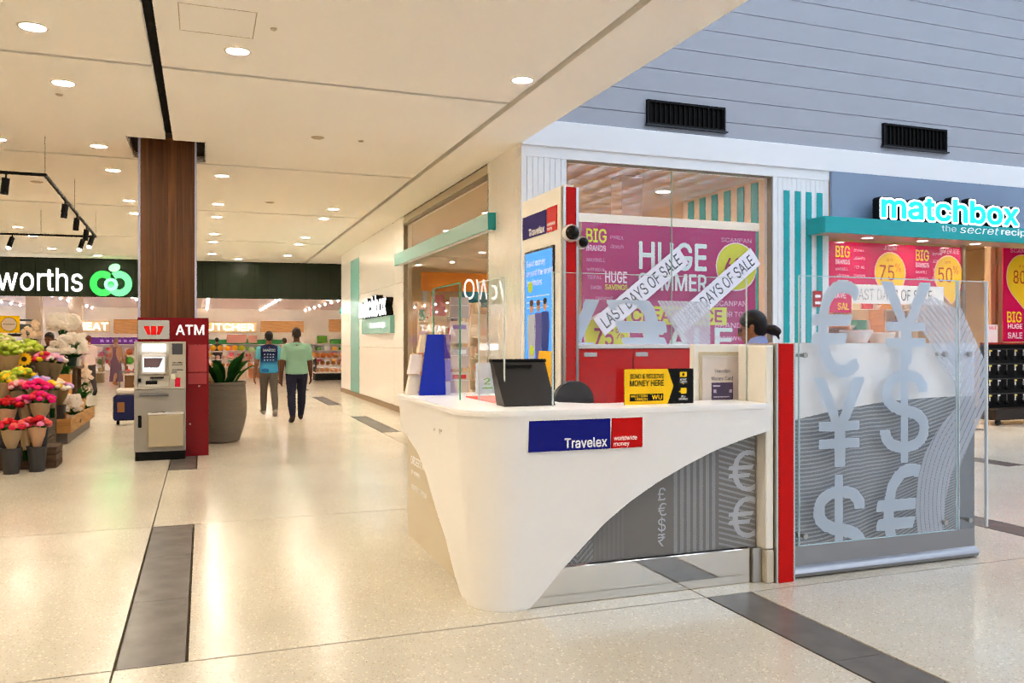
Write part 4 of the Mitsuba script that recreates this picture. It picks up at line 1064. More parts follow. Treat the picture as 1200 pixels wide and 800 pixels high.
up = [rbox(-0.81, -0.772, 11.45, 11.70, 0.897, 1.50, 0.004), rbox(-0.405, -0.21, 11.45, 11.70, 0.897, 1.50, 0.004), box(-0.772, -0.405, 11.455, 11.70, 1.478, 1.498), box(-0.772, -0.405, 11.575, 11.70, 0.897, 1.478)]
part(at_, 'upper_body', cat(up), 'atm_light')
part(at_, 'desk', tri(m3.Manifold.hull_points(np.array([(-0.77, 11.46, 0.90), (-0.407, 11.46, 0.90), (-0.407, 11.574, 0.90), (-0.77, 11.574, 0.90), (-0.77, 11.46, 0.93), (-0.407, 11.46, 0.93), (-0.407, 11.574, 1.06), (-0.77, 11.574, 1.06)]))), 'atm_light')
part(at_, 'light_panel', box(-0.72, -0.45, 11.50, 11.574, 1.375, 1.465), 'white_print', emitter=emit([0.6, 0.6, 0.62]), label='lit white panel')
bz = part(at_, 'bezel', rbox(-0.735, -0.44, 11.54, 11.574, 1.085, 1.33, 0.004), C(214, 208, 198, 0.3))
part(bz, 'screen', box(-0.715, -0.46, 11.537, 11.54, 1.11, 1.305), C(210, 228, 240, 0.2), emitter=emit([0.12, 0.15, 0.17]), label='lit screen')
part(bz, 'screen_picture', on(ext(Polygon([(-0.70, 1.17), (-0.70, 1.29), (-0.48, 1.29), (-0.53, 1.17)]), 0.001), (0, 11.5365, 0)), C(110, 90, 96), label='picture on the screen')
kp = part(at_, 'keypad', rbox(-0.68, -0.545, 11.485, 11.53, 0.955, 1.0, 0.003), 'black', label='black keypad')
for r in range(3):
    for c in range(4):
        part(kp, 'key', box(-0.67 + 0.03 * c, -0.648 + 0.03 * c, 11.49 + 0.012 * r, 11.499 + 0.012 * r, 1.0, 1.006), C(90, 90, 92))
part(at_, 'cash_slot', box(-0.63, -0.47, 11.50, 11.53, 1.03, 1.05), 'black')
part(at_, 'side_button', box(-0.765, -0.735, 11.47, 11.53, 0.99, 1.03), 'black')
part(at_, 'dark_window', box(-0.37, -0.245, 11.446, 11.45, 1.335, 1.475), C(78, 78, 84, 0.2), label='small dark window')
for z, w in ((1.225, 0.13), (1.20, 0.13), (1.135, 0.13), (1.105, 0.06)):
    part(at_, 'slot', box(-0.37, -0.37 + w, 11.447, 11.45, z, z + 0.01), 'black')
part(at_, 'card_reader', rbox(-0.385, -0.33, 11.43, 11.45, 1.02, 1.085, 0.005), C(220, 222, 200, 0.3), label='pale card reader')
part(at_, 'sticker', box(-0.335, -0.27, 11.447, 11.45, 0.925, 1.04), C(206, 30, 60), label='red sticker')
part(at_, 'handle', cat(cyl((-0.75, 11.42, 0.83), (-0.41, 11.42, 0.83), 0.014), cyl((-0.72, 11.42, 0.83), (-0.72, 11.452, 0.83), 0.01), cyl((-0.44, 11.42, 0.83), (-0.44, 11.452, 0.83), 0.01)), C(110, 110, 112, 0.3), smooth=40)
part(at_, 'lock_plate', rbox(-0.765, -0.725, 11.44, 11.45, 0.42, 0.57, 0.004), 'black')
bn = part(at_, 'receipt_bin', rbox(-0.645, -0.235, 11.37, 11.45, 0.175, 0.58, 0.008), C(178, 164, 136, 0.25), label='cream receipt bin')
part(bn, 'opening', rbox(-0.65, -0.23, 11.368, 11.45, 0.581, 0.605, 0.004), C(214, 210, 204, 0.3))
part(bn, 'dark_slot', box(-0.62, -0.45, 11.40, 11.44, 0.6045, 0.608), 'black')

mat('pot_clay', (116, 106, 92), 0.7)
fpn = thing('plant_pot', 'large ribbed grey brown pot beside the cash machine', 'pot')
PX, PYY = 0.24, 13.25
prof = [[0, 0.0], [0.24, 0.0], [0.27, 0.02]]
for k in range(26):
    z = 0.03 + 0.78 * k / 25
    r = 0.27 + 0.11 * math.sin(math.pi * 0.5 * min(1.0, z / 0.5)) - 0.02 * max(0, (z - 0.55) / 0.3)
    prof += [[r, z], [r + 0.006, z + 0.012], [r, z + 0.026]]
prof += [[0.355, 0.85], [0.37, 0.86], [0.37, 0.90], [0.34, 0.90], [0.33, 0.83], [0, 0.83]]
part(fpn, 'body', lathe(prof, (PX, PYY, 0), 40), 'pot_clay', smooth=25)
part(fpn, 'soil', lathe([[0.33, 0.0], [0, 0.02]], (PX, PYY, 0.84), 20), C(60, 48, 38, 0.9))


def leaf(base, yaw, lean, length, width, droop=0.5, n=7):
    """A curved blade: a strip of quads folded along its middle."""
    V, F = [], []
    for i in range(n + 1):
        t = i / n
        a = lean + droop * t * t
        out = length * (math.sin(lean) * t + 0.5 * droop * t * t)
        up = length * (math.cos(lean) * t - 0.35 * droop * t ** 3)
        w = width * math.sin(math.pi * min(1, 0.08 + 0.92 * t)) ** 0.8 * (1 - 0.1 * t) if t < 1 else 0.001
        c, s = math.cos(yaw), math.sin(yaw)
        m = np.array([base[0] + c * out, base[1] + s * out, base[2] + up])
        sd = np.array([-s, c, 0]) * w
        lift = np.array([0, 0, 0.25 * w])
        V += [m - sd + lift, m, m + sd + lift]
    for i in range(n):
        for k in range(2):
            a = i * 3 + k
            F += [[a, a + 1, a + 4], [a, a + 4, a + 3]]
    return trimesh.Trimesh(np.array(V), np.array(F), process=False)


for nm, cc_ in (('leaf_dark', (22, 58, 22)), ('leaf_mid', (44, 92, 34)), ('leaf_tan', (190, 156, 96)), ('leaf_pale', (120, 140, 100)), ('leaf_lime', (150, 176, 48))):
    scene[nm] = {'type': 'principledthin', 'base_color': rgb(srgb(*cc_)), 'roughness': 0.35, 'diff_trans': 0.5, 'spec_trans': 0.0}
pp_ = thing('potted_plant', 'broad-leaved dark green plant growing in the grey pot', 'plant')
for k in range(30):
    yaw = rng.uniform(0, 2 * math.pi)
    r0 = rng.uniform(0.02, 0.2)
    tanl = (math.cos(yaw) < -0.3 and rng.random() < 0.5)
    part(pp_, 'leaf', leaf((PX + 0.04 + r0 * math.cos(yaw) * 0.9, PYY + r0 * math.sin(yaw), 0.84), yaw, rng.uniform(0.05, 0.8), rng.uniform(0.25, 0.4) if tanl else rng.uniform(0.34, 0.66), 0.03 if tanl else rng.uniform(0.055, 0.095), rng.uniform(0.2, 0.9)), 'leaf_tan' if tanl else ('leaf_mid' if rng.random() < 0.35 else 'leaf_dark'), smooth=True)

# ------------------------------------------------------------------ black light track on the left
tr = thing('light_track', 'black suspended rectangular light track over the flower stand', 'light track')
ZT = 3.6
tp = [(-3.95, 11.93), (-1.87, 11.93), (-2.02, 18.6), (-3.95, 18.75)]
for a, b in zip(tp, tp[1:] + tp[:1]):
    a3, b3 = np.array([*a, ZT]), np.array([*b, ZT])
    d = (b3 - a3) / np.linalg.norm(b3 - a3)
    m = trimesh.creation.box([np.linalg.norm(b3 - a3) + 0.03, 0.035, 0.035])
    t = np.eye(4); t[:3, 0] = d; t[:3, 1] = np.cross([0, 0, 1], d); t[:3, 3] = (a3 + b3) / 2
    m.apply_transform(t)
    part(tr, 'bar', m, 'black')
for x, y in ((-3.95, 11.93), (-1.87, 11.93), (-2.9, 11.93), (-1.93, 15.0), (-2.02, 18.6), (-3.95, 18.75), (-3.0, 18.68)):
    part(tr, 'wire', cyl((x, y, ZT), (x, y, 4.092), 0.004, n=5), C(120, 110, 96))
spots = [(-2.30, 11.93, 0), (-1.915, 13.9, 0), (-1.95, 15.4, 0), (-1.985, 16.9, 0), (-2.01, 18.0, 1), (-2.25, 18.62, 1), (-3.5, 18.72, 1)]
snm = ['black track spotlight on the front bar at the far left', 'nearest black spotlight on the slanting side bar of the track', 'second black spotlight on the side bar of the track', 'third black spotlight on the side bar of the track',
       'lit spotlight near the back corner of the side bar', 'lit spotlight on the back bar beside the corner of the track', 'lit spotlight far left on the back bar of the track']
for (x, y, lit), lb in zip(spots, snm):
    s = thing('spotlight', lb, 'spotlight', 'spotlights on the black track')
    part(s, 'stem', cyl((x, y, ZT), (x, y, ZT - 0.08), 0.012, n=8), 'black')
    tip = (x - 0.02 if not lit else x - 0.05, y - (0.0 if not lit else 0.08), ZT - 0.27)
    part(s, 'can', cyl((x, y, ZT - 0.07), tip, 0.045, n=14), 'black', smooth=40)
    if lit:
        scene[s + '__lens'] = shape(ball(tip, 0.042, 1), 'white_print', emitter=emit([30 * c for c in SHOPW]))

# ------------------------------------------------------------------ supermarket front
FA = math.atan2(-1.1, 10.19)
FU = np.array([math.cos(FA), math.sin(FA), 0.0])
FN = np.array([FU[1], -FU[0], 0.0])
FF = (FU, np.array([0, 0, 1.0]), FN)
F0 = np.array([-5.82, 29.4, 0.0])


def fas(s, z, off=0.0):
    return F0 + FU * s + FN * off + np.array([0, 0, z])


mat('fascia_green', (30, 42, 28), 0.35)
fa = struct('fascia', on(ext(sbox(-5.5, 2.9, 14.0, 4.1), 0.05), F0 - FN * 0.06, FF), 'black', 'dark green boarded fascia over the supermarket opening', 'fascia')
for k in range(48):
    s0 = -5.5 + 0.405 * k
    part(fa, 'board', on(ext(sbox(s0 + 0.006, 2.9, s0 + 0.399, 4.09), 0.02), F0, FF), 'fascia_green')
sm = thing('supermarket_sign', 'white illuminated supermarket name on the dark green fascia', 'sign')
wb = text_poly('worths', True).bounds
ab = text_poly('Woolworths', True).bounds
sx = 2.42 / (wb[2] - wb[0])
p = affinity.scale(text_poly('Woolworths', True), sx, 0.70, origin=(0, 0))
gl = sorted(getattr(p.buffer(-0.012), 'geoms', [p]), key=lambda q: q.bounds[0])
for g in gl:
    part(sm, 'letter', on(ext(g, 0.03), fas(2.32 - ab[2] * sx, 3.08, 0.02), FF), 'white_print', emitter=emit([0.45, 0.45, 0.45]))
lg = thing('green_emblem', 'glowing green round apple-like emblem beside the supermarket name', 'emblem')


def ringp(cx, cy, ro, ri):
    return Point(cx, cy).buffer(ro, 32).difference(Point(cx, cy).buffer(ri, 32))


lc = 3.13
L = affinity.scale(ringp(-0.24, 0, 0.37, 0.17), 1.0, 1.08)
R = affinity.scale(ringp(0.24, 0, 0.37, 0.17), 1.0, 1.08)
cut = affinity.rotate(sbox(-0.05, 0.12, 0.05, 0.5), -35)
lf = affinity.rotate(affinity.scale(Point(0.10, 0.50).buffer(0.17, 24), 1.0, 0.72), 18)
halo = unary_union([L.buffer(0.03), R.buffer(0.03), lf.buffer(0.03), Point(-0.24, 0).buffer(0.3), Point(0.24, 0).buffer(0.3)])
part(lg, 'backing', on(ext(halo, 0.03), fas(lc, 3.32, 0.02), FF), C(16, 60, 24))
part(lg, 'lobe', on(ext(L.difference(sbox(-0.02, 0.05, 0.2, 0.5)), 0.02), fas(lc, 3.32, 0.05), FF), C(60, 200, 60), emitter=emit([0.006, 0.22, 0.03]))
part(lg, 'lobe', on(ext(R.difference(L.buffer(0.02)).union(R.intersection(sbox(-0.14, -0.3, 0.1, -0.02))), 0.025), fas(lc, 3.32, 0.05), FF), C(60, 200, 60), emitter=emit([0.06, 0.40, 0.12]))
part(lg, 'inner_ring', on(ext(ringp(0.0, -0.03, 0.20, 0.10), 0.03), fas(lc, 3.32, 0.05), FF), C(90, 220, 110), emitter=emit([0.12, 0.5, 0.2]))
part(lg, 'leaf', on(ext(lf, 0.02), fas(lc, 3.32, 0.05), FF), C(120, 230, 120), emitter=emit([0.12, 0.42, 0.16]))
struct('wall_return', cat(box(3.92, 4.1, 25.35, 25.5, 0, 4.1), box(4.0, 20.0, 25.35, 25.55, 0, 4.1)), 'cream_panel', 'cream return wall beside the supermarket opening')

# supermarket inside
struct('ceiling_supermarket', box(-14.0, 20.0, 30.2, 52.0, 3.42, 3.5), C(232, 214, 206, 0.8), 'pale pinkish supermarket ceiling', 'ceiling')
struct('wall_supermarket_back', box(-14, 20, 51.8, 52.0, 0, 3.42), C(240, 228, 212, 0.7), 'bright back wall of the supermarket')
struct('wall_supermarket_left', box(-14.2, -14.0, 25.4, 52, 0, 4.3), C(240, 232, 222, 0.7), 'left wall of the supermarket')
struct('wall_supermarket_right', box(19.8, 20.0, 25.4, 52, 0, 3.42), C(240, 232, 222, 0.7), 'right wall of the supermarket')
struct('wall_left_return', box(-14.0, -9.0, 25.2, 25.4, 0, 4.3), C(224, 206, 176), 'cream wall at the left of the supermarket opening')
struct('ceiling_link', box(-14.0, -9.0, 25.4, 31.0, 4.22, 4.3), 'ceiling_paint', 'ceiling before the supermarket on the left', 'ceiling')
struct('ceiling_link', box(3.9, 20.0, 24.2, 31.0, 4.1, 4.2), 'ceiling_paint', 'ceiling before the supermarket on the right', 'ceiling')
for i, x in enumerate((-8.6, -5.6, -2.7, 0.2, 3.1, 5.6, 8.6)):
    t = thing('light_row', 'row of small bright lamps on the supermarket ceiling, number %s from the left' % ('one', 'two', 'three', 'four', 'five', 'six', 'seven')[i], 'light row', 'rows of supermarket lamps')
    part(t, 'rail', box(x - 0.008, x + 0.008, 30.5, 50.5, 3.355, 3.42), C(216, 204, 196))
    lm = []
    y = 31.0
    while y < 50.4:
        lm.append(ball((x, y, 3.31), 0.05, 1))
        y += 2.1
    k = uniq(t + '__lamps')
    scene[k] = shape(cat(lm), 'white_print', emitter=emit([125, 110, 98]))
    labels[k] = {'kind': 'stuff'}


def bwall(name, label, catg, x0, x1, z0, z1, col, s=None, tc=(255, 255, 255), y=51.7, glow=0):
    t = thing(name, label, catg)
    part(t, 'board', box(x0, x1, y, y + 0.05, z0, z1), col if isinstance(col, str) else C(*col))
    if s:
        h = (z1 - z0) * 0.62
        part(t, 'lettering', on(text(s, h, (x1 - x0) * 0.9, True, 0.05), (x0 + (x1 - x0) * 0.05, y, z0 + (z1 - z0) * 0.2), FRONT), C(*tc), **({'emitter': emit([glow] * 3)} if glow else {}))
    return t


bwall('wall_sign', 'cream band lettered butcher on the supermarket back wall', 'sign', -0.4, 3.0, 2.02, 2.66, (226, 200, 150), 'BUTCHER', glow=0.4)
bwall('wall_sign', 'cream band lettered meat on the supermarket back wall', 'sign', -6.7, -4.9, 2.02, 2.66, (216, 190, 146), 'MEAT', glow=0.4)
bwall('wood_panel', 'orange wood panel on the supermarket back wall above the two men', 'panel', 3.2, 5.7, 2.05, 2.72, 'oak')
bwall('wood_panel', 'tan wood panel high in the supermarket left of the cash machine', 'panel', -4.7, -2.9, 1.95, 2.75, 'oak')
bwall('wood_panel', 'tan wood panel at the right end of the supermarket back wall', 'panel', 7.2, 9.2, 2.1, 2.85, 'oak')
bwall('meat_picture', 'pink picture of meat on the supermarket back wall, left one', 'picture', 1.3, 2.4, 1.42, 1.9, (206, 140, 124))
bwall('meat_picture', 'pink picture of meat on the supermarket back wall, right one', 'picture', 2.5, 3.0, 1.42, 1.85, (222, 160, 140))
bwall('green_band', 'dark green band along the supermarket back wall', 'panel', -0.6, 4.6, 1.35, 1.62, (34, 110, 50), y=51.74)
bwall('green_board', 'small green square panel on the supermarket back wall', 'panel', 6.5, 7.1, 1.4, 1.85, (90, 140, 40))
bwall('green_board', 'green strip panel at the right of the supermarket back wall', 'panel', 7.3, 8.3, 1.35, 1.65, (60, 130, 50))
bwall('purple_sign', 'purple board with pale writing over the supermarket fridges', 'sign', -5.6, -2.4, 1.36, 1.72, (86, 30, 120), None, y=49.05)
PK = {(226, 120, 110): 'coral', (206, 60, 60): 'red', (240, 220, 214): 'pale pink', (236, 180, 80): 'amber', (190, 70, 90): 'crimson', (250, 246, 240): 'white', (90, 140, 70): 'green'}
# wall fridges at the back
for i, (x0, x1) in enumerate(((-9.0, -6.0), (-5.8, -2.4), (-2.2, 1.0), (1.2, 4.4), (4.6, 7.8))):
    f = thing('display_fridge', 'open white display fridge along the supermarket back wall, number %s from the left' % ('one', 'two', 'three', 'four', 'five')[i], 'fridge', 'display fridges at the back of the supermarket')
    part(f, 'body', cat(box(x0, x1, 48.4, 49.2, 0, 0.35), box(x0, x1, 49.1, 49.2, 0.35, 1.34), box(x0, x0 + 0.05, 48.4, 49.2, 0.35, 1.34), box(x1 - 0.05, x1, 48.4, 49.2, 0.35, 1.34)), C(236, 232, 228))
    for z in (0.62, 0.98, 1.32):
        part(f, 'shelf', box(x0 + 0.05, x1 - 0.05, 48.45, 49.1, z, z + 0.03), C(244, 240, 236))
    for z in (0.352, 0.652, 1.012):
        x = x0 + 0.28
        while x < x1 - 0.26:
            w = rng.uniform(0.14, 0.2)
            col = ((226, 120, 110), (206, 60, 60), (240, 220, 214), (236, 180, 80), (190, 70, 90), (250, 246, 240), (90, 140, 70))[rng.randrange(7)]
            solo('food_pack', box(x - w * 0.8, x + w * 0.8, 48.5, 48.9, z, z + rng.uniform(0.15, 0.25)), C(*col), '%s food pack on the %s shelf of display fridge %s' % (PK[col], {0.352: 'lowest', 0.652: 'middle', 1.012: 'upper'}[z], 'one two three four five'.split()[i]), 'pack', 'packs in the display fridges')
            x += 0.44


def island(name_label, x0, x1, y0, y1, tiers, base_col, goods):
    t = thing('produce_stand', name_label, 'stand')
    part(t, 'base', box(x0 + 0.03, x1 - 0.03, y0 + 0.05, y1 - 0.05, 0, tiers[0] - 0.05), base_col)
    for i, z in enumerate(tiers):
        part(t, 'shelf', box(x0, x1, y0 + 0.16 * i, y1, z - 0.05, z), C(232, 220, 206))
        nm, lb, col, r, grp = goods[i]
        nx = max(3, int((x1 - x0) / (2.3 * r)))
        for k in range(nx):
            for j in range(2):
                if i < len(tiers) - 1 and j == 1:
                    continue
                s = rng.uniform(0.85, 1.15)
                col2 = [max(0, min(255, int(c * rng.choice((0.9, 1.0, 1.06))))) for c in col]
                solo(nm, ball((x0 + r * 1.2 + (x1 - x0 - 2.4 * r) * k / (nx - 1), y0 + 0.16 * i + 0.08 + r * 2 * j, z + r * s), r * s, 1, (1, 1, 1)), C(*col2), lb, nm.replace('_', ' '), grp, smooth=True)
    for x in (x0 + 0.03, x1 - 0.03):
        part(t, 'end', box(x - 0.02, x + 0.02, y0 + 0.05, y1, 0, tiers[-1]), base_col)
    return t


island('black bread stand with white shelves at the right of the supermarket opening', 4.05, 5.5, 32.8, 33.6, [0.32, 0.58, 0.86], 'black',
       [('bread_roll', 'golden bread roll on the lowest shelf of the black stand', (226, 170, 96), 0.075, 'rolls on the lowest shelf'), ('bread_roll', 'brown bread roll on the middle shelf of the black stand', (170, 96, 44), 0.08, 'rolls on the middle shelf'), ('bread_loaf', 'orange brown loaf on the top of the black stand', (214, 140, 70), 0.10, 'loaves on the top shelf')])
solo('green_bin', rbox(5.55, 5.8, 32.9, 33.5, 0, 0.95, 0.01), C(20, 70, 36), 'dark green bin at the end of the bread stand', 'bin')
island('pale fruit stand with yellow fruit behind the potted plant', -0.3, 1.6, 35.0, 35.9, [0.5, 0.8, 1.12], C(226, 206, 180),
       [('orange', 'orange on the lowest shelf behind the potted plant', (236, 140, 60), 0.08, 'oranges behind the plant'), ('apple', 'pale pink apple on the middle shelf behind the plant', (236, 190, 170), 0.08, 'apples behind the plant'), ('lemon', 'bright yellow lemon heaped on the stand behind the plant', (250, 206, 40), 0.11, 'lemons behind the plant')])
island('fruit stand with red and white produce between the plant and the men', 1.75, 3.1, 36.0, 36.8, [0.45, 0.75, 1.02], C(214, 150, 110),
       [('mango', 'orange mango on the lowest shelf between plant and men', (240, 150, 80), 0.09, 'mangoes between plant and men'), ('peach', 'pink peach on the middle shelf between plant and men', (240, 190, 176), 0.08, 'peaches between plant and men'), ('melon', 'pale melon on the top shelf between plant and men', (240, 226, 190), 0.12, 'melons between plant and men')])
island('tall tan crate stand of vegetables left of the cash machine', -5.0, -3.4, 33.5, 34.2, [0.4, 0.65, 0.95], C(150, 130, 96),
       [('potato', 'tan potato in the crate stand left of the cash machine', (196, 160, 110), 0.08, 'potatoes in the crate stand'), ('cabbage', 'green cabbage on the crate stand left of the cash machine', (120, 160, 80), 0.10, 'cabbages on the crate stand'), ('onion', 'pink onion on the crate stand left of the cash machine', (206, 120, 150), 0.08, 'onions on the crate stand')])
island('stand of red and green vegetables just left of the cash machine', -2.4, -1.3, 29.8, 30.6, [0.45, 0.75, 1.05], C(120, 84, 56),
       [('tomato', 'red tomato on the stand just left of the cash machine', (206, 60, 44), 0.09, 'tomatoes by the cash machine'), ('lettuce', 'green lettuce on the stand just left of the cash machine', (90, 150, 60), 0.12, 'lettuces by the cash machine'), ('capsicum', 'red capsicum on the stand just left of the cash machine', (206, 90, 60), 0.10, 'capsicums by the cash machine')])
ex = thing('exit_sign', 'small green and white exit sign hanging in the supermarket at the right', 'exit sign')
part(ex, 'box', box(5.15, 5.6, 33.9, 33.95, 2.62, 2.85), C(60, 160, 130), emitter=emit([0.03, 0.15, 0.12]))
part(ex, 'arrow', on(cat(text('EXIT', 0.10, 0.26, True), ), (5.22, 33.9, 2.68), FRONT), 'white_print', emitter=emit([0.4, 0.45, 0.4]))
part(ex, 'hanger', cat(cyl((5.25, 33.92, 2.85), (5.25, 33.92, 3.42), 0.01, n=6), cyl((5.5, 33.92, 2.85), (5.5, 33.92, 3.42), 0.01, n=6)), 'steel')
for i, (x, y) in enumerate(((-7.0, 33.0), (-6.0, 36.0), (-5.1, 40.0), (6.2, 36.0))):
    struct('pillar_%d' % (3 + i), rbox(x - 0.25, x + 0.25, y - 0.25, y + 0.25, 0, 3.42, 0.01), C(214, 192, 166, 0.6), 'beige pillar in the supermarket', 'pillar')
# yellow special sign and dark shelf at the far left
ys = thing('price_sign', 'square yellow sign with pale disc at the left edge over the flowers', 'sign')
part(ys, 'board', box(-4.50, -3.97, 22.0, 22.03, 1.70, 2.09), 'yellow')
part(ys, 'disc', on(ext(Point(-4.18, 1.895).buffer(0.15, 24), 0.004), (0, 22.0, 0), FRONT), C(226, 206, 190))
part(ys, 'rim', on(ext(ringp(-4.18, 1.895, 0.162, 0.149), 0.006), (0, 22.0, 0), FRONT), C(150, 140, 60))
part(ys, 'band', box(-4.30, -4.06, 21.99, 21.996, 1.885, 1.905), C(150, 136, 120))
part(ys, 'post', cat(cyl((-4.4, 22.12, 1.685), (-4.4, 22.02, 1.75), 0.015, n=8), cyl((-4.07, 22.12, 1.685), (-4.07, 22.02, 1.75), 0.015, n=8)), 'black')
ds = thing('shelf_unit', 'dark shelf unit under the yellow sign behind the flowers', 'shelf')
part(ds, 'body', cat(box(-5.6, -3.75, 22.1, 22.5, 1.62, 1.68), box(-5.6, -3.75, 22.1, 22.5, 1.16, 1.2), box(-3.8, -3.75, 22.1, 22.5, 0, 1.68), box(-5.6, -5.55, 22.1, 22.5, 0, 1.68), box(-5.6, -3.75, 22.1, 22.5, 0.6, 0.64)), C(44, 36, 30))
part(ds, 'top_rack', cat(box(-4.25, -3.75, 22.15, 22.5, 1.70, 1.9), box(-4.25, -3.75, 22.15, 22.5, 1.98, 2.02)), C(84, 90, 96), label='grey rack on top')

pgk = next(k for k in labels if k.startswith('purple_sign'))
for k in range(9):
    part(pgk, 'writing', box(-5.1 + 0.28 * k, -4.95 + 0.28 * k, 49.035, 49.05, 1.47, 1.60), C(190, 150, 214))
# ------------------------------------------------------------------ people
def hull_balls(bs, seg=20):
    return m3.Manifold.batch_hull([m3.Manifold.sphere(1.0, seg).scale([b[3] * (b[4] if len(b) > 4 else 1), b[3] * (b[5] if len(b) > 5 else 1), b[3] * (b[6] if len(b) > 6 else 1)]).translate([b[0], b[1], b[2]]) for b in bs])


def fuse(hulls, refine=0.025, it=6):
    m = m3.Manifold.batch_boolean(hulls, m3.OpType.Add)
    if refine:
        m = m.refine_to_length(refine)
    t = tri(m)
    t.merge_vertices()
    if it:
        trimesh.smoothing.filter_taubin(t, 0.5, 0.52, it)
    return t


def person(label, pos, heading, h=1.75, legs=((0.3, 0.1), (-0.25, 0.35)), arms=((-0.2, 0.2, 0.12), (0.2, 0.25, 0.12)), skin=(110, 74, 52), hair=(26, 20, 18), top=(120, 170, 150), pants=(26, 28, 44), shoe=(40, 36, 34),
           bulk=1.0, fem=False, sleeve=0.6, dress=None, bun=False, glasses=False, nod=0.0, hairlen=0.0, bald=False, refine=0.022, collar=None, collar_up=0.0):
    """legs: (hip swing, knee bend) left, right; arms: (swing, elbow bend, outward) left, right. Local frame: faces +y, left side at -x."""
    t = thing('person', label, 'person')
    H = h
    S = lambda *v: tuple(H * a for a in v)
    skinh, shirt, trous, shoes = [], [], [], []
    sh = 0.108 * (0.9 if fem else 1.0) * (1 + 0.5 * (bulk - 1))
    b = bulk

    def j(x, y, z, r, *sc):
        return (H * x, H * y, H * z, H * r, *sc)

    waist = 0.052 * b
    torso_lo = [j(-0.045 * b, 0, 0.525, 0.058 * b), j(0.045 * b, 0, 0.525, 0.058 * b), j(-0.04 * b, 0.004, 0.62, waist), j(0.04 * b, 0.004, 0.62, waist)]
    torso_hi = [j(-0.04 * b, 0.004, 0.62, waist), j(0.04 * b, 0.004, 0.62, waist), j(-0.058 * b, 0.002, 0.745, 0.056 * b), j(0.058 * b, 0.002, 0.745, 0.056 * b), j(-sh * 0.78, 0, 0.782, 0.036), j(sh * 0.78, 0, 0.782, 0.036)]
    trap = [j(0, -0.008, 0.835, 0.026), j(-sh * 0.7, 0, 0.79, 0.026), j(sh * 0.7, 0, 0.79, 0.026)]
    neck = [j(0, -0.006, 0.80, 0.034), j(0, 0.004, 0.88, 0.031)]
    skinh += [hull_balls(torso_lo), hull_balls(torso_hi), hull_balls(neck), hull_balls(trap)]

    def infl(bs, d):
        return [(*q[:3], q[3] + d * H, *q[4:]) for q in bs]

    shirt += [hull_balls(infl(torso_hi, 0.006)), hull_balls(infl([j(0, -0.008, 0.822, 0.026)] + trap[1:], 0.006)), hull_balls(infl([torso_lo[0], torso_lo[1], torso_lo[2], torso_lo[3]], 0.008) if not dress else infl(torso_lo, 0.006))]
    trous += [hull_balls(infl([j(-0.045 * b, 0, 0.50, 0.056 * b), j(0.045 * b, 0, 0.50, 0.056 * b), j(-0.042 * b, 0, 0.56, 0.052 * b), j(0.042 * b, 0, 0.56, 0.052 * b)], 0.004))]
    low = 9e9
    for s, (a, kb) in ((-1, legs[0]), (1, legs[1])):
        hip = (s * 0.05 * b, 0, 0.50)
        kn = (s * 0.052 * b, 0.245 * math.sin(a), 0.50 - 0.245 * math.cos(a))
        an = (s * 0.05, kn[1] + 0.225 * math.sin(a - kb), kn[2] - 0.225 * math.cos(a - kb))
        f = a - kb
        toe = (an[0] + s * 0.008, an[1] + 0.105 * math.cos(f * 0.8), an[2] - 0.025 + 0.105 * math.sin(f * 0.8))
        heel = (an[0], an[1] - 0.022, an[2] - 0.022)
        low = min(low, toe[2] - 0.014, heel[2] - 0.018)
        th, cf = [j(*hip, 0.052 * b), j(*kn, 0.033 * b)], [j(*kn, 0.033 * b), j(kn[0], kn[1] * 0.6 + an[1] * 0.4 - 0.006, kn[2] * 0.6 + an[2] * 0.4, 0.032 * b), j(*an, 0.021)]
        ft = [j(*heel, 0.018), j(*an, 0.021), j(*toe, 0.014, 1.6, 1, 0.8)]
        skinh += [hull_balls(th), hull_balls(cf), hull_balls(ft)]
        trous += [hull_balls(infl(th, 0.006)), hull_balls(infl(cf[:2], 0.008) + infl([j(*an, 0.024)], 0.006))]
        shoes += [hull_balls(infl(ft, 0.005))]
    for s, (sw, eb, outw) in ((-1, arms[0]), (1, arms[1])):
        p0 = np.array([s * sh, 0, 0.782])
        d = np.array([s * math.sin(outw), math.sin(sw) * math.cos(outw), -math.cos(sw) * math.cos(outw)])
        el = p0 + d * 0.172
        d2 = np.array([s * math.sin(outw * 0.5), math.sin(sw + eb) * math.cos(outw), -math.cos(sw + eb) * math.cos(outw)])
        wr_ = el + d2 * 0.15
        ua, fo = [j(*p0, 0.034 * b), j(*el, 0.025 * b)], [j(*el, 0.025 * b), j(*wr_, 0.0155)]
        skinh += [hull_balls(ua), hull_balls(fo)]
        # palm and five fingers
        side = np.array([0, 1.0, 0]) - d2 * d2[1]
        side /= np.linalg.norm(side)
        nrm = np.cross(d2, side)
        kn_ = wr_ + d2 * 0.052
        skinh.append(hull_balls([j(*(wr_ + d2 * 0.008), 0.013), j(*(kn_ + side * 0.015), 0.010), j(*(kn_ - side * 0.015), 0.0095)], 12))
        for q, (o, L) in enumerate(((0.0165, 0.042), (0.0055, 0.047), (-0.0055, 0.043), (-0.016, 0.034))):
            a0 = kn_ + side * o
            a1 = a0 + d2 * L * 0.55 - nrm * s * 0.006
            a2 = a1 + d2 * L * 0.42 - nrm * s * 0.014
            skinh += [hull_balls([j(*a0, 0.0055), j(*a1, 0.005)], 8), hull_balls([j(*a1, 0.005), j(*a2, 0.0042)], 8)]
        t0, t1 = wr_ + d2 * 0.016 + side * 0.012, wr_ + d2 * 0.036 + side * 0.029
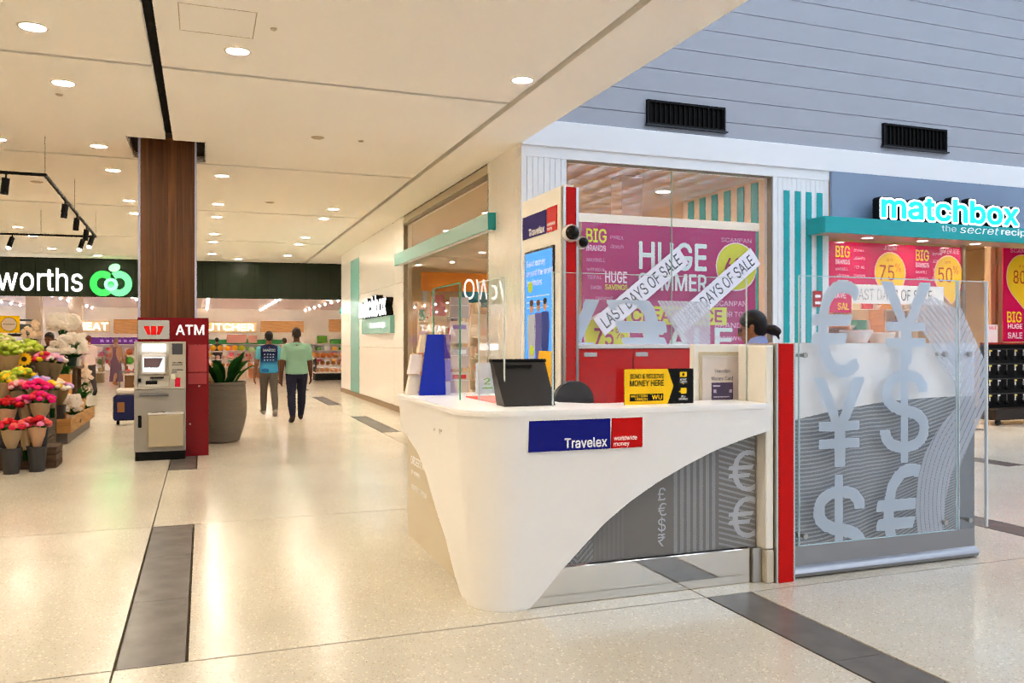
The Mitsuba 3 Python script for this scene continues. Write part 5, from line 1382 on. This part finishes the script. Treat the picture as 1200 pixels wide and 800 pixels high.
        skinh += [hull_balls([j(*t0, 0.0075), j(*t1, 0.006)], 8), hull_balls([j(*t1, 0.006), j(*(t1 + d2 * 0.024), 0.005)], 8)]
        if sleeve:
            e2 = p0 + d * 0.172 * min(1.0, sleeve)
            shirt.append(hull_balls([j(*p0, 0.038 * b), j(*e2, 0.034 * b)]))
            if sleeve > 1:
                shirt.append(hull_balls([j(*el, 0.031), j(*(el + d2 * 0.12), 0.022)]))
    # head: skull, jaw, nose, ears, brow, lips
    cy_ = 0.012
    R = lambda y, z: (0, cy_ + y * math.cos(nod) + z * math.sin(nod), 0.905 + z * math.cos(nod) - y * math.sin(nod))
    P = lambda x, y, z, r, *sc: j(x, R(y, z)[1], R(y, z)[2], r, *sc)
    skinh += [hull_balls([P(0, -0.004, 0.038, 0.046, 0.92, 1.12, 1.0), P(0, 0.012, -0.012, 0.034, 0.95, 1, 1), P(0, 0.028, -0.036, 0.017, 1.3, 1, 0.9)]),
              hull_balls([P(0, 0.048, 0.014, 0.006), P(0, 0.058, -0.006, 0.0075), P(0, 0.048, -0.008, 0.007, 1.4, 1, 0.8)], 10),
              hull_balls([P(-0.012, 0.043, -0.021, 0.005), P(0.012, 0.043, -0.021, 0.005), P(0, 0.048, -0.021, 0.006, 1, 1, 0.9)], 10),
              hull_balls([P(-0.024, 0.038, 0.026, 0.007), P(0.024, 0.038, 0.026, 0.007)], 10)]
    for s in (-1, 1):
        skinh.append(hull_balls([P(s * 0.044, -0.004, 0.02, 0.009, 0.6, 1, 1), P(s * 0.043, 0.0, -0.006, 0.006, 0.6, 1, 1)], 10))
    hr = []
    if not bald:
        hr.append(hull_balls([P(0, -0.008, 0.041, 0.0505, 0.94, 1.12, 1.0), P(0, -0.026, 0.010, 0.038)]) - hull_balls([P(-0.07, 0.10, 0.0, 0.07), P(0.07, 0.10, 0.0, 0.07), P(-0.07, 0.07, -0.05, 0.066), P(0.07, 0.07, -0.05, 0.066)], 16))
        if hairlen:
            hr.append(hull_balls([P(-0.03, -0.03, 0.0, 0.026), P(0.03, -0.03, 0.0, 0.026), P(-0.03, -0.036, -hairlen, 0.02), P(0.03, -0.036, -hairlen, 0.02)]))
        if bun:
            hr.append(hull_balls([P(0, -0.056, 0.004, 0.016), P(0, -0.082, -0.006, 0.022), P(0, -0.094, -0.014, 0.019)], 16))
            hr.append(hull_balls([P(0, -0.092, -0.016, 0.008), P(0.003, -0.098, -0.044, 0.004)], 8))
    zo = -low * H
    M = trimesh.transformations.translation_matrix([pos[0], pos[1], zo + (pos[2] if len(pos) > 2 else 0)]) @ trimesh.transformations.rotation_matrix(heading, [0, 0, 1])

    def add(nm, hulls, m, rf=refine, it=5, label=None, smooth=True):
        g = fuse(hulls, rf * H / 1.75, it) if not isinstance(hulls, trimesh.Trimesh) else hulls
        g.apply_transform(M)
        return part(t, nm, g, m, smooth=smooth, label=label)

    add('body', skinh, C(*skin, 0.5), rf=0.016, it=4)
    if hr:
        add('hair', hr, C(*hair, 0.45), rf=0.02, it=4)
    if dress:
        prof = [j(0, 0, z, 1.0) for z in ()]
        secs = [(0.80, 0.085, 0.05), (0.74, 0.085, 0.062), (0.63, 0.072, 0.056), (0.54, 0.098, 0.075), (0.35, 0.115, 0.095), (0.15, 0.135, 0.115), (0.06, 0.14, 0.12)]
        V, F, n = [], [], 24
        for z, rx, ry in secs:
            for k in range(n):
                a = 2 * math.pi * k / n
                w = 1 + (0.06 * math.sin(5 * a) if z < 0.5 else 0)
                V.append((H * rx * w * math.cos(a), H * (ry * w * math.sin(a) + 0.03 * max(0, 0.5 - z)), H * z))
        for i in range(len(secs) - 1):
            for k in range(n):
                q = [i * n + k, i * n + (k + 1) % n, (i + 1) * n + (k + 1) % n, (i + 1) * n + k]
                F += [[q[0], q[2], q[1]], [q[0], q[3], q[2]]]
        add('dress', trimesh.Trimesh(np.array(V), np.array(F), process=False), C(*dress, 0.8))
    else:
        add('shirt', shirt, top if isinstance(top, str) else C(*top, 0.8))
        add('trousers', trous, C(*pants, 0.8))
    add('shoes', shoes, C(*shoe, 0.6), it=3)
    if collar:
        add('collar', [hull_balls([j(-0.03, -0.004, 0.815, 0.043, 1, 1, 0.6), j(0.03, -0.004, 0.815, 0.043, 1, 1, 0.6), j(0, -0.008, 0.835 + collar_up, 0.040, 1, 1, 0.6)])], C(*collar, 0.7))
    ey = []
    for s in (-1, 1):
        e = trimesh.creation.icosphere(subdivisions=1, radius=0.0052 * H)
        q = P(s * 0.0185, 0.0455, 0.012, 0.01)
        e.apply_translation(q[:3])
        ey.append(e)
    add('eyes', cat(ey), C(30, 22, 18, 0.2))
    if glasses:
        g = []
        for s in (-1, 1):
            c0 = np.array(P(s * 0.02, 0.054, 0.012, 0.01)[:3])
            ring_ = trimesh.creation.torus(major_radius=0.0125 * H, minor_radius=0.0014 * H, major_sections=18, minor_sections=6)
            ring_.apply_transform(trimesh.transformations.rotation_matrix(math.pi / 2, [1, 0, 0]))
            ring_.apply_translation(c0)
            g.append(ring_)
            g.append(cyl(c0 + np.array([s * 0.012 * H, 0, 0.002 * H]), np.array(P(s * 0.046, -0.004, 0.022, 0.01)[:3]), 0.0014 * H, n=6))
        add('glasses', cat(g), C(24, 22, 22, 0.3))
    return t, M


# the woman at the counter
person('woman with dark bun and glasses in a light blue shirt behind the counter', (3.70, 4.99), 0.84, 1.715, legs=((0.02, 0.0), (-0.02, 0.0)), arms=((0.5, 1.0, 0.1), (0.5, 1.0, 0.1)), skin=(150, 98, 68), hair=(24, 18, 18), top=(140, 160, 214), pants=(40, 44, 60),
       fem=True, sleeve=0.9, bun=True, glasses=True, nod=0.15, refine=0.014, collar=(140, 160, 214), collar_up=0.034)


# two men walking away
def tee_tex(p, n, uv):
    x = p.x - 1.245
    z = p.z
    body = mikit.mix(srgb(22, 30, 74), srgb(36, 96, 160), mikit.smoothstep(1.25, 0.95, z))
    band = dr.select(mikit.noise(p.x * 6, p.z * 14, 0.0) > 0.55, 1.0, 0.0) * mikit.smoothstep(1.12, 1.0, z)
    c = mikit.mix(body, srgb(70, 170, 214), band * 0.7)
    sl = dr.select((dr.abs(x + 0.0) > 0.165) & (z > 1.05), 1.0, 0.0)
    return mikit.mix(c, srgb(96, 176, 196), sl)


mat('team_shirt', None, 0.8, tex=mikit.proc(tee_tex))
m1_, M1 = person('man in a navy and light blue team shirt and grey trousers walking away', (1.245, 17.5), 0.05, 1.70, legs=((0.26, 0.05), (-0.26, 0.32)), arms=((-0.12, 0.15, 0.22), (0.15, 0.2, 0.10)), skin=(128, 84, 60), hair=(22, 18, 18), top='team_shirt', pants=(92, 84, 78), shoe=(150, 144, 140), sleeve=0.62)
tm = on(cat(text('MAGIC', 0.05, 0.24, True), *[on(ext(sbox(0.02 + 0.055 * a, -0.07 - 0.055 * r, 0.045 + 0.055 * a, -0.05 - 0.055 * r), 0.0015), (0, 0, 0), (np.array([1., 0, 0]), np.array([0, 1., 0]), np.array([0, 0, 1.]))) for a in range(4) for r in range(3)]), (1.245 - 0.12, 17.5 - 0.112, 1.30), FRONT)
part(m1_, 'shirt_print', tm, C(196, 206, 226), label='pale lettering on the back')
person('heavier man in a pale green t-shirt and dark trousers walking away', (1.64, 16.05), -0.03, 1.74, legs=((-0.26, 0.15), (0.28, 0.06)), arms=((-0.1, 0.15, 0.20), (0.05, 0.3, 0.16)), skin=(92, 58, 40), hair=(44, 34, 30), top=(142, 186, 164), pants=(28, 30, 52), shoe=(44, 34, 30), bulk=1.10, sleeve=0.68)
# farther people
person('woman in a long mauve dress walking in the supermarket left of the cash machine', (-2.81, 31.6), -0.5, 1.60, legs=((0.2, 0.1), (-0.2, 0.2)), skin=(206, 156, 126), hair=(150, 110, 70), fem=True, sleeve=0, dress=(128, 92, 112), shoe=(196, 140, 100), bun=True, refine=0.03)
person('person in a pale pink top standing behind the white flowers', (-3.0, 26.0), 0.4, 1.66, skin=(190, 140, 116), hair=(110, 50, 40), top=(232, 206, 206), pants=(70, 60, 60), fem=True, sleeve=0.9, refine=0.03)
person('dark-haired person in black facing out from behind the flower stand', (-2.60, 17.05), 2.9, 1.66, legs=((0.02, 0), (-0.02, 0)), skin=(104, 64, 44), hair=(30, 20, 16), top=(36, 30, 30), pants=(30, 30, 36), sleeve=0.8, refine=0.03, collar=(20, 18, 18))
person('person with short dark hair and orange top seen between the two men', (2.62, 29.6), 0.1, 1.62, skin=(140, 92, 70), hair=(60, 34, 26), top=(226, 140, 100), pants=(60, 60, 76), sleeve=0.7, refine=0.03)
person('dark-clothed person standing behind the yellow fruit', (0.55, 37.2), 0.3, 1.66, skin=(120, 80, 60), hair=(20, 18, 18), top=(40, 30, 34), pants=(34, 34, 40), sleeve=0.9, refine=0.03)
wk = person('shopper mostly hidden by the cash machine, walking with a navy shopping trolley', (-0.78, 16.62), 1.15, 1.6, legs=((0.28, 0.05), (-0.28, 0.3)), arms=((0.25, 0.5, 0.2), (0.35, 0.5, 0.15)), skin=(214, 164, 136), hair=(80, 56, 40), top=(216, 150, 120), pants=(196, 150, 120), shoe=(176, 110, 60), fem=True, sleeve=0.5, refine=0.03)
tb_ = thing('shopping_trolley', 'navy fabric shopping trolley with a brown emblem beside the cash machine', 'shopping trolley')
part(tb_, 'bag', rbox(-1.50, -1.08, 16.35, 16.62, 0.09, 0.54, 0.03), C(36, 40, 86, 0.8))
part(tb_, 'top', rbox(-1.47, -1.12, 16.37, 16.60, 0.545, 0.66, 0.04), C(226, 220, 212, 0.8), label='white cloth stuffed in the top')
part(tb_, 'emblem', box(-1.43, -1.31, 16.345, 16.352, 0.24, 0.42), C(150, 104, 70), label='brown emblem')
part(tb_, 'frame', cat(cyl((-1.12, 16.64, 0.1), (-1.12, 16.64, 0.95), 0.012, n=8), cyl((-1.42, 16.64, 0.1), (-1.42, 16.64, 0.95), 0.012, n=8), cyl((-1.42, 16.64, 0.95), (-1.12, 16.64, 0.95), 0.014, n=8)), C(110, 110, 114, 0.3))
for x in (-1.44, -1.12):
    part(tb_, 'wheel', cyl((x - 0.02, 16.62, 0.06), (x + 0.02, 16.62, 0.06), 0.06, n=16), 'black')
# ------------------------------------------------------------------ flower stand at the left edge
def crate(label, x0, x1, y0, y1, z0, z1, m='dark_wood', n=3):
    c = thing('wooden_crate', label, 'crate')
    part(c, 'core', box(x0 + 0.02, x1 - 0.02, y0 + 0.02, y1 - 0.02, z0, z1 - 0.01), 'dark_wood')
    hh = (z1 - z0) / n
    for k in range(n):
        part(c, 'slat', box(x0, x1, y0, y0 + 0.018, z0 + hh * k + 0.006, z0 + hh * (k + 1) - 0.006), m)
        part(c, 'slat', box(x1 - 0.018, x1, y0 + 0.019, y1, z0 + hh * k + 0.006, z0 + hh * (k + 1) - 0.006), m)
    part(c, 'top_board', box(x0, x1, y0, y1, z1 - 0.0095, z1), m)
    return c


crate('low dark wooden crate at the front of the flower stand behind the floor buckets', -4.6, -1.63, 11.15, 11.62, 0.0, 0.25)
crate('second dark wooden step of the flower stand carrying magenta roses', -4.6, -1.83, 11.64, 12.38, 0.0, 0.42)
crate('third dark wooden step of the flower stand carrying yellow green bunches', -4.6, -2.05, 12.40, 12.86, 0.0, 0.58)
crate('tallest dark wooden step of the flower stand with sunflowers', -4.6, -1.97, 12.88, 13.5, 0.0, 0.78)
ty = thing('planter_tray', 'long light wooden planter tray on a grey plinth holding pots and orchids', 'planter')
part(ty, 'plinth', box(-4.5, -1.86, 13.72, 16.3, 0.0, 0.17), C(120, 114, 108), label='grey plinth')
part(ty, 'front_board', box(-4.6, -1.80, 13.60, 13.63, 0.17, 0.27), 'oak')
part(ty, 'front_board', box(-4.6, -1.80, 13.60, 13.63, 0.275, 0.375), 'oak')
part(ty, 'side_board', box(-1.83, -1.80, 13.632, 16.4, 0.17, 0.27), 'crate_wood')
part(ty, 'side_board', box(-1.83, -1.80, 13.632, 16.4, 0.275, 0.375), 'crate_wood')
part(ty, 'bottom', box(-4.58, -1.84, 13.64, 16.38, 0.17, 0.20), 'crate_wood')
part(ty, 'hand_hole', on(ext(affinity.scale(Point(0, 0).buffer(0.03), 2.2, 0.9), 0.003), (-1.80, 14.6, 0.26), (np.array([0, 1., 0]), np.array([0, 0, 1.]), np.array([1., 0, 0]))), C(60, 44, 30))

bucket_m = mikit.ply(lathe([[0, 0], [0.085, 0], [0.115, 0.30], [0.122, 0.305], [0.122, 0.32], [0.108, 0.32], [0.08, 0.05], [0, 0.05]], n=20), None, smooth=30)
nr = np.random.default_rng(5)


def blob(n, R, r, flat=0.75, dome=0.6):
    """A dome of flower heads: ruffled balls."""
    ms = []
    for k in range(n):
        a, q = rng.uniform(0, 2 * math.pi), R * math.sqrt(rng.random())
        z = dome * R * (1 - (q / R) ** 2) + rng.uniform(-0.25, 0.25) * r
        m = trimesh.creation.icosphere(subdivisions=1, radius=r * rng.uniform(0.8, 1.15))
        m.vertices *= 1 + 0.22 * (nr.random((len(m.vertices), 1)) - 0.5)
        m.apply_scale([1, 1, flat])
        m.apply_translation([q * math.cos(a), q * math.sin(a), z])
        ms.append(m)
    return cat(ms)


def cone_wrap(r0, r1, h, n=14):
    m = trimesh.creation.revolve(np.array([[r0, 0], [r1 * 0.8, h * 0.6], [r1, h], [r1 * 0.97, h], [r0 * 0.9, 0.0]]), sections=n)
    v = m.vertices
    a = np.arctan2(v[:, 1], v[:, 0])
    m.vertices[:, 2] += np.where(v[:, 2] > h * 0.9, 0.04 * np.sin(3 * a) * h, 0)
    return m


def bouquet(label, x, y, z, R, cols, wrap=(216, 190, 150), leafy='leaf_mid', n=26, r=0.036, bucket=True, stem=0.42, blabel=None, lean=0.0):
    """Blooms centred at height z; wrap below; its bucket stands under it."""
    b = thing('bouquet', label, 'bouquet')
    per = max(3, n // len(cols))
    mv = T().translate([x + lean, y, z])
    for c in cols:
        k = part(b, 'blooms', blob(per, R * 1.08, r * 1.12), C(*c, 0.7), kind='stuff', to_world=mv)
    lm = cat([leaf((0.3 * R * math.cos(a), 0.3 * R * math.sin(a), -0.10), a, 0.5, R * 1.25, 0.03, 0.5, 4) for a in [k * 0.9 for k in range(9)]])
    part(b, 'leaves', lm, leafy, smooth=True, kind='stuff', to_world=mv)
    part(b, 'wrap', cone_wrap(0.03, R * 0.86, stem * 0.60), C(*[int(c * q_) for c, q_ in zip(wrap, rng.choice(((0.75, 0.72, 0.68), (0.9, 0.86, 0.8), (0.6, 0.58, 0.55), (0.85, 0.75, 0.72))))], 0.6), smooth=30, to_world=T().translate([x + lean * 0.5, y, z - stem * 0.66]))
    part(b, 'stems', cyl((x, y, z - stem * 0.95), (x + lean * 0.5, y, z - stem * 0.6), 0.028, n=8), 'leaf_dark')
    if bucket:
        scene_key = solo('flower_bucket', bucket_m, C(58, 56, 56, 0.4), blabel or 'dark grey flower bucket on the wooden flower stand', 'bucket', 'dark buckets of the flower stand', to_world=T().translate([x, y, max(0.0, z - stem - 0.11)]).scale([0.92, 0.92, 0.92]))
    return b


RED, ROSE, MAG, PINK, SAL, YEL, LIME, LAV, WHT, CRM, BLU, ORG = (190, 20, 30), (214, 40, 70), (224, 20, 120), (236, 130, 170), (224, 96, 90), (240, 200, 30), (176, 196, 60), (190, 160, 214), (244, 236, 226), (240, 220, 180), (120, 150, 220), (232, 150, 60)
bouquet('wrapped bunch of salmon red flowers in the floor bucket at the left edge', -2.04, 10.86, 0.53, 0.13, [SAL, RED, ROSE], stem=0.44, blabel='dark floor bucket with salmon red flowers, leftmost at the front')
bouquet('leaning kraft wrapped red and pink flowers in the second floor bucket', -1.80, 10.96, 0.54, 0.12, [RED, SAL, PINK], stem=0.44, blabel='dark floor bucket with red and pink flowers beside the crate')
bouquet('salmon flowers in kraft paper between the two floor buckets', -1.93, 10.62 + 0.42, 0.52, 0.09, [SAL, ROSE], bucket=False, n=14)
bouquet('deep red roses on the first step at the left edge', -2.20, 11.38, 0.73, 0.15, [RED, RED, (150, 10, 24)], blabel='dark bucket of deep red roses on the first step')
bouquet('bright magenta roses on the first step in front of the pale bunch', -1.84, 11.40, 0.79, 0.14, [MAG, MAG, ROSE], blabel='dark bucket of magenta roses on the first step')
bouquet('magenta and pink roses in the middle of the first step', -2.02, 11.50, 0.77, 0.10, [MAG, PINK], bucket=False, n=14)
bouquet('magenta flowers on the second step under the blue ones', -1.95, 11.90, 0.92, 0.14, [MAG, (236, 40, 110)], blabel='dark bucket of magenta flowers on the second step')
bouquet('coral pink flowers on the second step left of the magenta ones', -2.16, 11.95, 0.91, 0.12, [PINK, SAL, (240, 190, 190)], blabel='dark bucket of coral pink flowers on the second step')
bouquet('lavender and blue flowers high on the second step', -1.97, 12.22, 0.95, 0.13, [LAV, BLU, (214, 180, 226)], blabel='dark bucket of lavender and blue flowers')
bouquet('small yellow flower bunch beside the blue flowers', -1.80, 12.0, 0.93, 0.08, [YEL, CRM], bucket=False, n=14, blabel='dark bucket of small yellow flowers')
bouquet('yellow green bunch on the second step at the left edge', -2.40, 12.22, 1.0, 0.16, [LIME, (200, 206, 90), YEL], leafy='leaf_lime', blabel='dark bucket of yellow green flowers at the left')
bouquet('yellow green and gold bunch on the third step', -2.26, 12.62, 1.05, 0.15, [LIME, YEL], leafy='leaf_lime', blabel='dark bucket of yellow green and gold flowers')
bouquet('pale kraft wrapped bunch of pink and white flowers in the tray bucket', -2.05, 14.2, 0.80, 0.17, [PINK, WHT, CRM, LAV], wrap=(226, 198, 150), stem=0.44, r=0.04, blabel='tall dark bucket standing in the wooden planter tray')
bouquet('pink and yellow mixed flowers on the tallest step', -2.08, 13.2, 1.24, 0.15, [PINK, YEL, ROSE], blabel='dark bucket of pink and yellow flowers on the tallest step', leafy='leaf_dark')
bouquet('pink and lavender flowers on the tallest step at its right end', -1.97, 13.25, 1.22, 0.15, [(240, 180, 200), LAV, WHT], bucket=False, leafy='leaf_dark')
bouquet('tall chartreuse bunch on the tallest step at the left edge', -2.50, 13.0, 1.34, 0.22, [LIME, (150, 176, 50), (206, 214, 110)], leafy='leaf_lime', n=40, blabel='dark bucket of tall chartreuse flowers at the left')
bouquet('bushy chartreuse bunch on the tallest step beside the sunflower', -2.32, 13.3, 1.38, 0.20, [LIME, (190, 204, 80)], leafy='leaf_lime', n=40, blabel='dark bucket of bushy chartreuse flowers')
bouquet('pale green bunch rising at the far left behind the chartreuse ones', -2.66, 13.42, 1.46, 0.20, [(206, 206, 140), LIME, CRM], leafy='leaf_lime', n=36, blabel='dark bucket of pale green flowers at the far left')
sf = thing('sunflower', 'single sunflower in front of the chartreuse bunches', 'flower')
sx_, sy_, sz_ = -2.285, 12.97, 1.26
pet = cat([on(ext(affinity.rotate(affinity.scale(Point(0.062, 0).buffer(0.034), 1.0, 0.45), k * 360 / 14, origin=(0, 0)), 0.004), (sx_, sy_, sz_), FRONT) for k in range(14)])
part(sf, 'petals', pet, C(250, 196, 20, 0.6))
part(sf, 'centre', ball((sx_, sy_ - 0.005, sz_), 0.034, 2, (1, 0.5, 1)), C(50, 30, 16, 0.8))
part(sf, 'stem', cyl((sx_, sy_ + 0.01, 0.782), (sx_, sy_ + 0.005, sz_), 0.008, n=6), 'leaf_mid')


def orchid(label, x, y, z0, h, n, spread, plabel, pot=(226, 220, 212), col=WHT, br=0.05, low=0.45):
    p = thing('orchid', label, 'orchid')
    ms, st = [], []
    n *= 2
    br *= 0.68
    for k in range(n):
        a = rng.uniform(0, 2 * math.pi)
        q = spread * rng.random() ** 0.6
        zz = z0 + h * rng.uniform(low, 1.0)
        c = (x + q * math.cos(a), y + q * math.sin(a), zz)
        for w in range(5):
            b = w * 2 * math.pi / 5 + a
            m = trimesh.creation.icosphere(subdivisions=1, radius=br * 0.62)
            m.apply_scale([1, 0.4, 0.8])
            m.apply_translation([c[0] + 0.6 * br * math.cos(b), c[1] - 0.01 + rng.uniform(-0.01, 0.01), c[2] + 0.6 * br * math.sin(b)])
            ms.append(m)
        if k % 3 == 0:
            st.append(tube([(x, y, z0 + 0.12), (x + q * 0.5 * math.cos(a), y + q * 0.5 * math.sin(a), z0 + h * 0.7), c], 0.006, 5))
    part(p, 'blooms', cat(ms), C(*col, 0.7), kind='stuff')
    part(p, 'stems', cat(st), 'leaf_mid', kind='stuff')
    part(p, 'leaves', cat([leaf((x, y, z0 + 0.12), a, 0.9, 0.2, 0.04, 0.6, 4) for a in (0.3, 1.6, 2.9, 4.2, 5.4)]), 'leaf_dark', smooth=True, kind='stuff')
    solo('flower_pot', lathe([[0, 0], [0.06, 0], [0.085, 0.15], [0.075, 0.15], [0.06, 0.1], [0, 0.1]], (x, y, z0), 18), C(*pot, 0.5), plabel, 'pot', 'pots of the flower stand', smooth=30)
    return p


orchid('white orchids leaning over the edge of the wooden planter tray', -1.93, 14.75, 0.201, 0.45, 26, 0.13, 'pale pot of white orchids in the planter tray', br=0.05)
orchid('white and cream orchids at the back end of the planter tray', -1.90, 15.9, 0.201, 0.9, 18, 0.12, 'pale pot of cream orchids at the back of the planter tray', col=(246, 226, 206), br=0.05)
stt = thing('display_table', 'tall dark table behind the flowers carrying white orchids', 'table')
part(stt, 'top', rbox(-3.6, -1.88, 15.1, 15.7, 1.05, 1.09, 0.006), 'dark_wood')
for x in (-3.5, -1.95):
    for y in (15.15, 15.65):
        part(stt, 'leg', box(x - 0.03, x + 0.03, y - 0.03, y + 0.03, 0.20, 1.05), 'dark_wood')
orchid('mass of white orchids on the tall dark table, right end', -2.03, 15.4, 1.091, 0.52, 40, 0.22, 'black pot of white orchids at the end of the tall dark table', pot=(22, 44, 36), br=0.065)
orchid('mass of white orchids on the tall dark table, left of the black pot', -2.24, 15.4, 1.091, 0.40, 22, 0.12, 'tan pot of white orchids on the tall dark table', pot=(190, 150, 96), br=0.06)
orchid('pale pink orchids hanging beside the dark table end', -1.98, 15.62, 1.091, 0.25, 12, 0.10, 'pale pot with pink orchids on the tall dark table', col=(244, 214, 214), br=0.05)
hs = thing('display_table', 'highest narrow stand carrying arching white orchids behind the tall table', 'table')
part(hs, 'top', rbox(-3.3, -2.15, 16.0, 16.34, 1.30, 1.34, 0.006), 'oak')
for x in (-3.2, -2.25):
    part(hs, 'leg', box(x - 0.03, x + 0.03, 16.14, 16.2, 0.20, 1.30), 'dark_wood')
orchid('tall arching white orchids at the top of the flower display', -2.27, 16.15, 1.341, 0.62, 40, 0.26, 'pale pot of tall arching orchids on the highest stand', br=0.075, low=0.62)
orchid('cream and peach orchids at the top of the flower display', -2.74, 16.15, 1.341, 0.5, 9, 0.14, 'pale pot of peach orchids on the highest stand', col=(248, 222, 190), br=0.06)
kp_ = thing('potted_plant', 'leafy green plant wrapped in kraft paper in the planter tray', 'plant')
part(kp_, 'wrap', cone_wrap(0.07, 0.11, 0.22), C(200, 160, 104, 0.7), smooth=30, to_world=T().translate([-1.92, 15.45, 0.345]))
part(kp_, 'leaves', cat([leaf((-1.92, 15.45, 0.5), rng.uniform(0, 6.28), rng.uniform(0.1, 0.8), 0.28, 0.04, 0.5, 5) for k in range(22)]), 'leaf_mid', smooth=True, kind='stuff')
part(kp_, 'pot', lathe([[0, 0], [0.07, 0], [0.09, 0.145], [0, 0.145]], (-1.92, 15.45, 0.2), 16), C(236, 230, 222), smooth=30)
kb = solo('basket', lathe([[0, 0], [0.13, 0], [0.17, 0.2], [0.165, 0.21], [0.12, 0.03], [0, 0.03]], (-2.75, 15.35, 1.091), 20), C(196, 146, 84, 0.8), 'tan wicker basket on the tall dark table behind the flowers', 'basket', smooth=30)
ob = thing('wooden_box', 'small orange brown wooden box with green plants in the planter tray', 'box')
part(ob, 'box', rbox(-2.22, -1.98, 14.92, 15.06, 0.201, 0.98, 0.008), C(206, 146, 84, 0.6))
part(ob, 'plants', cat([leaf((-2.1 + 0.08 * math.cos(k), 15.0 + 0.03 * math.sin(k), 0.97), k * 0.7, 0.4, 0.2, 0.035, 0.5, 4) for k in range(14)]), 'leaf_mid', smooth=True, kind='stuff')
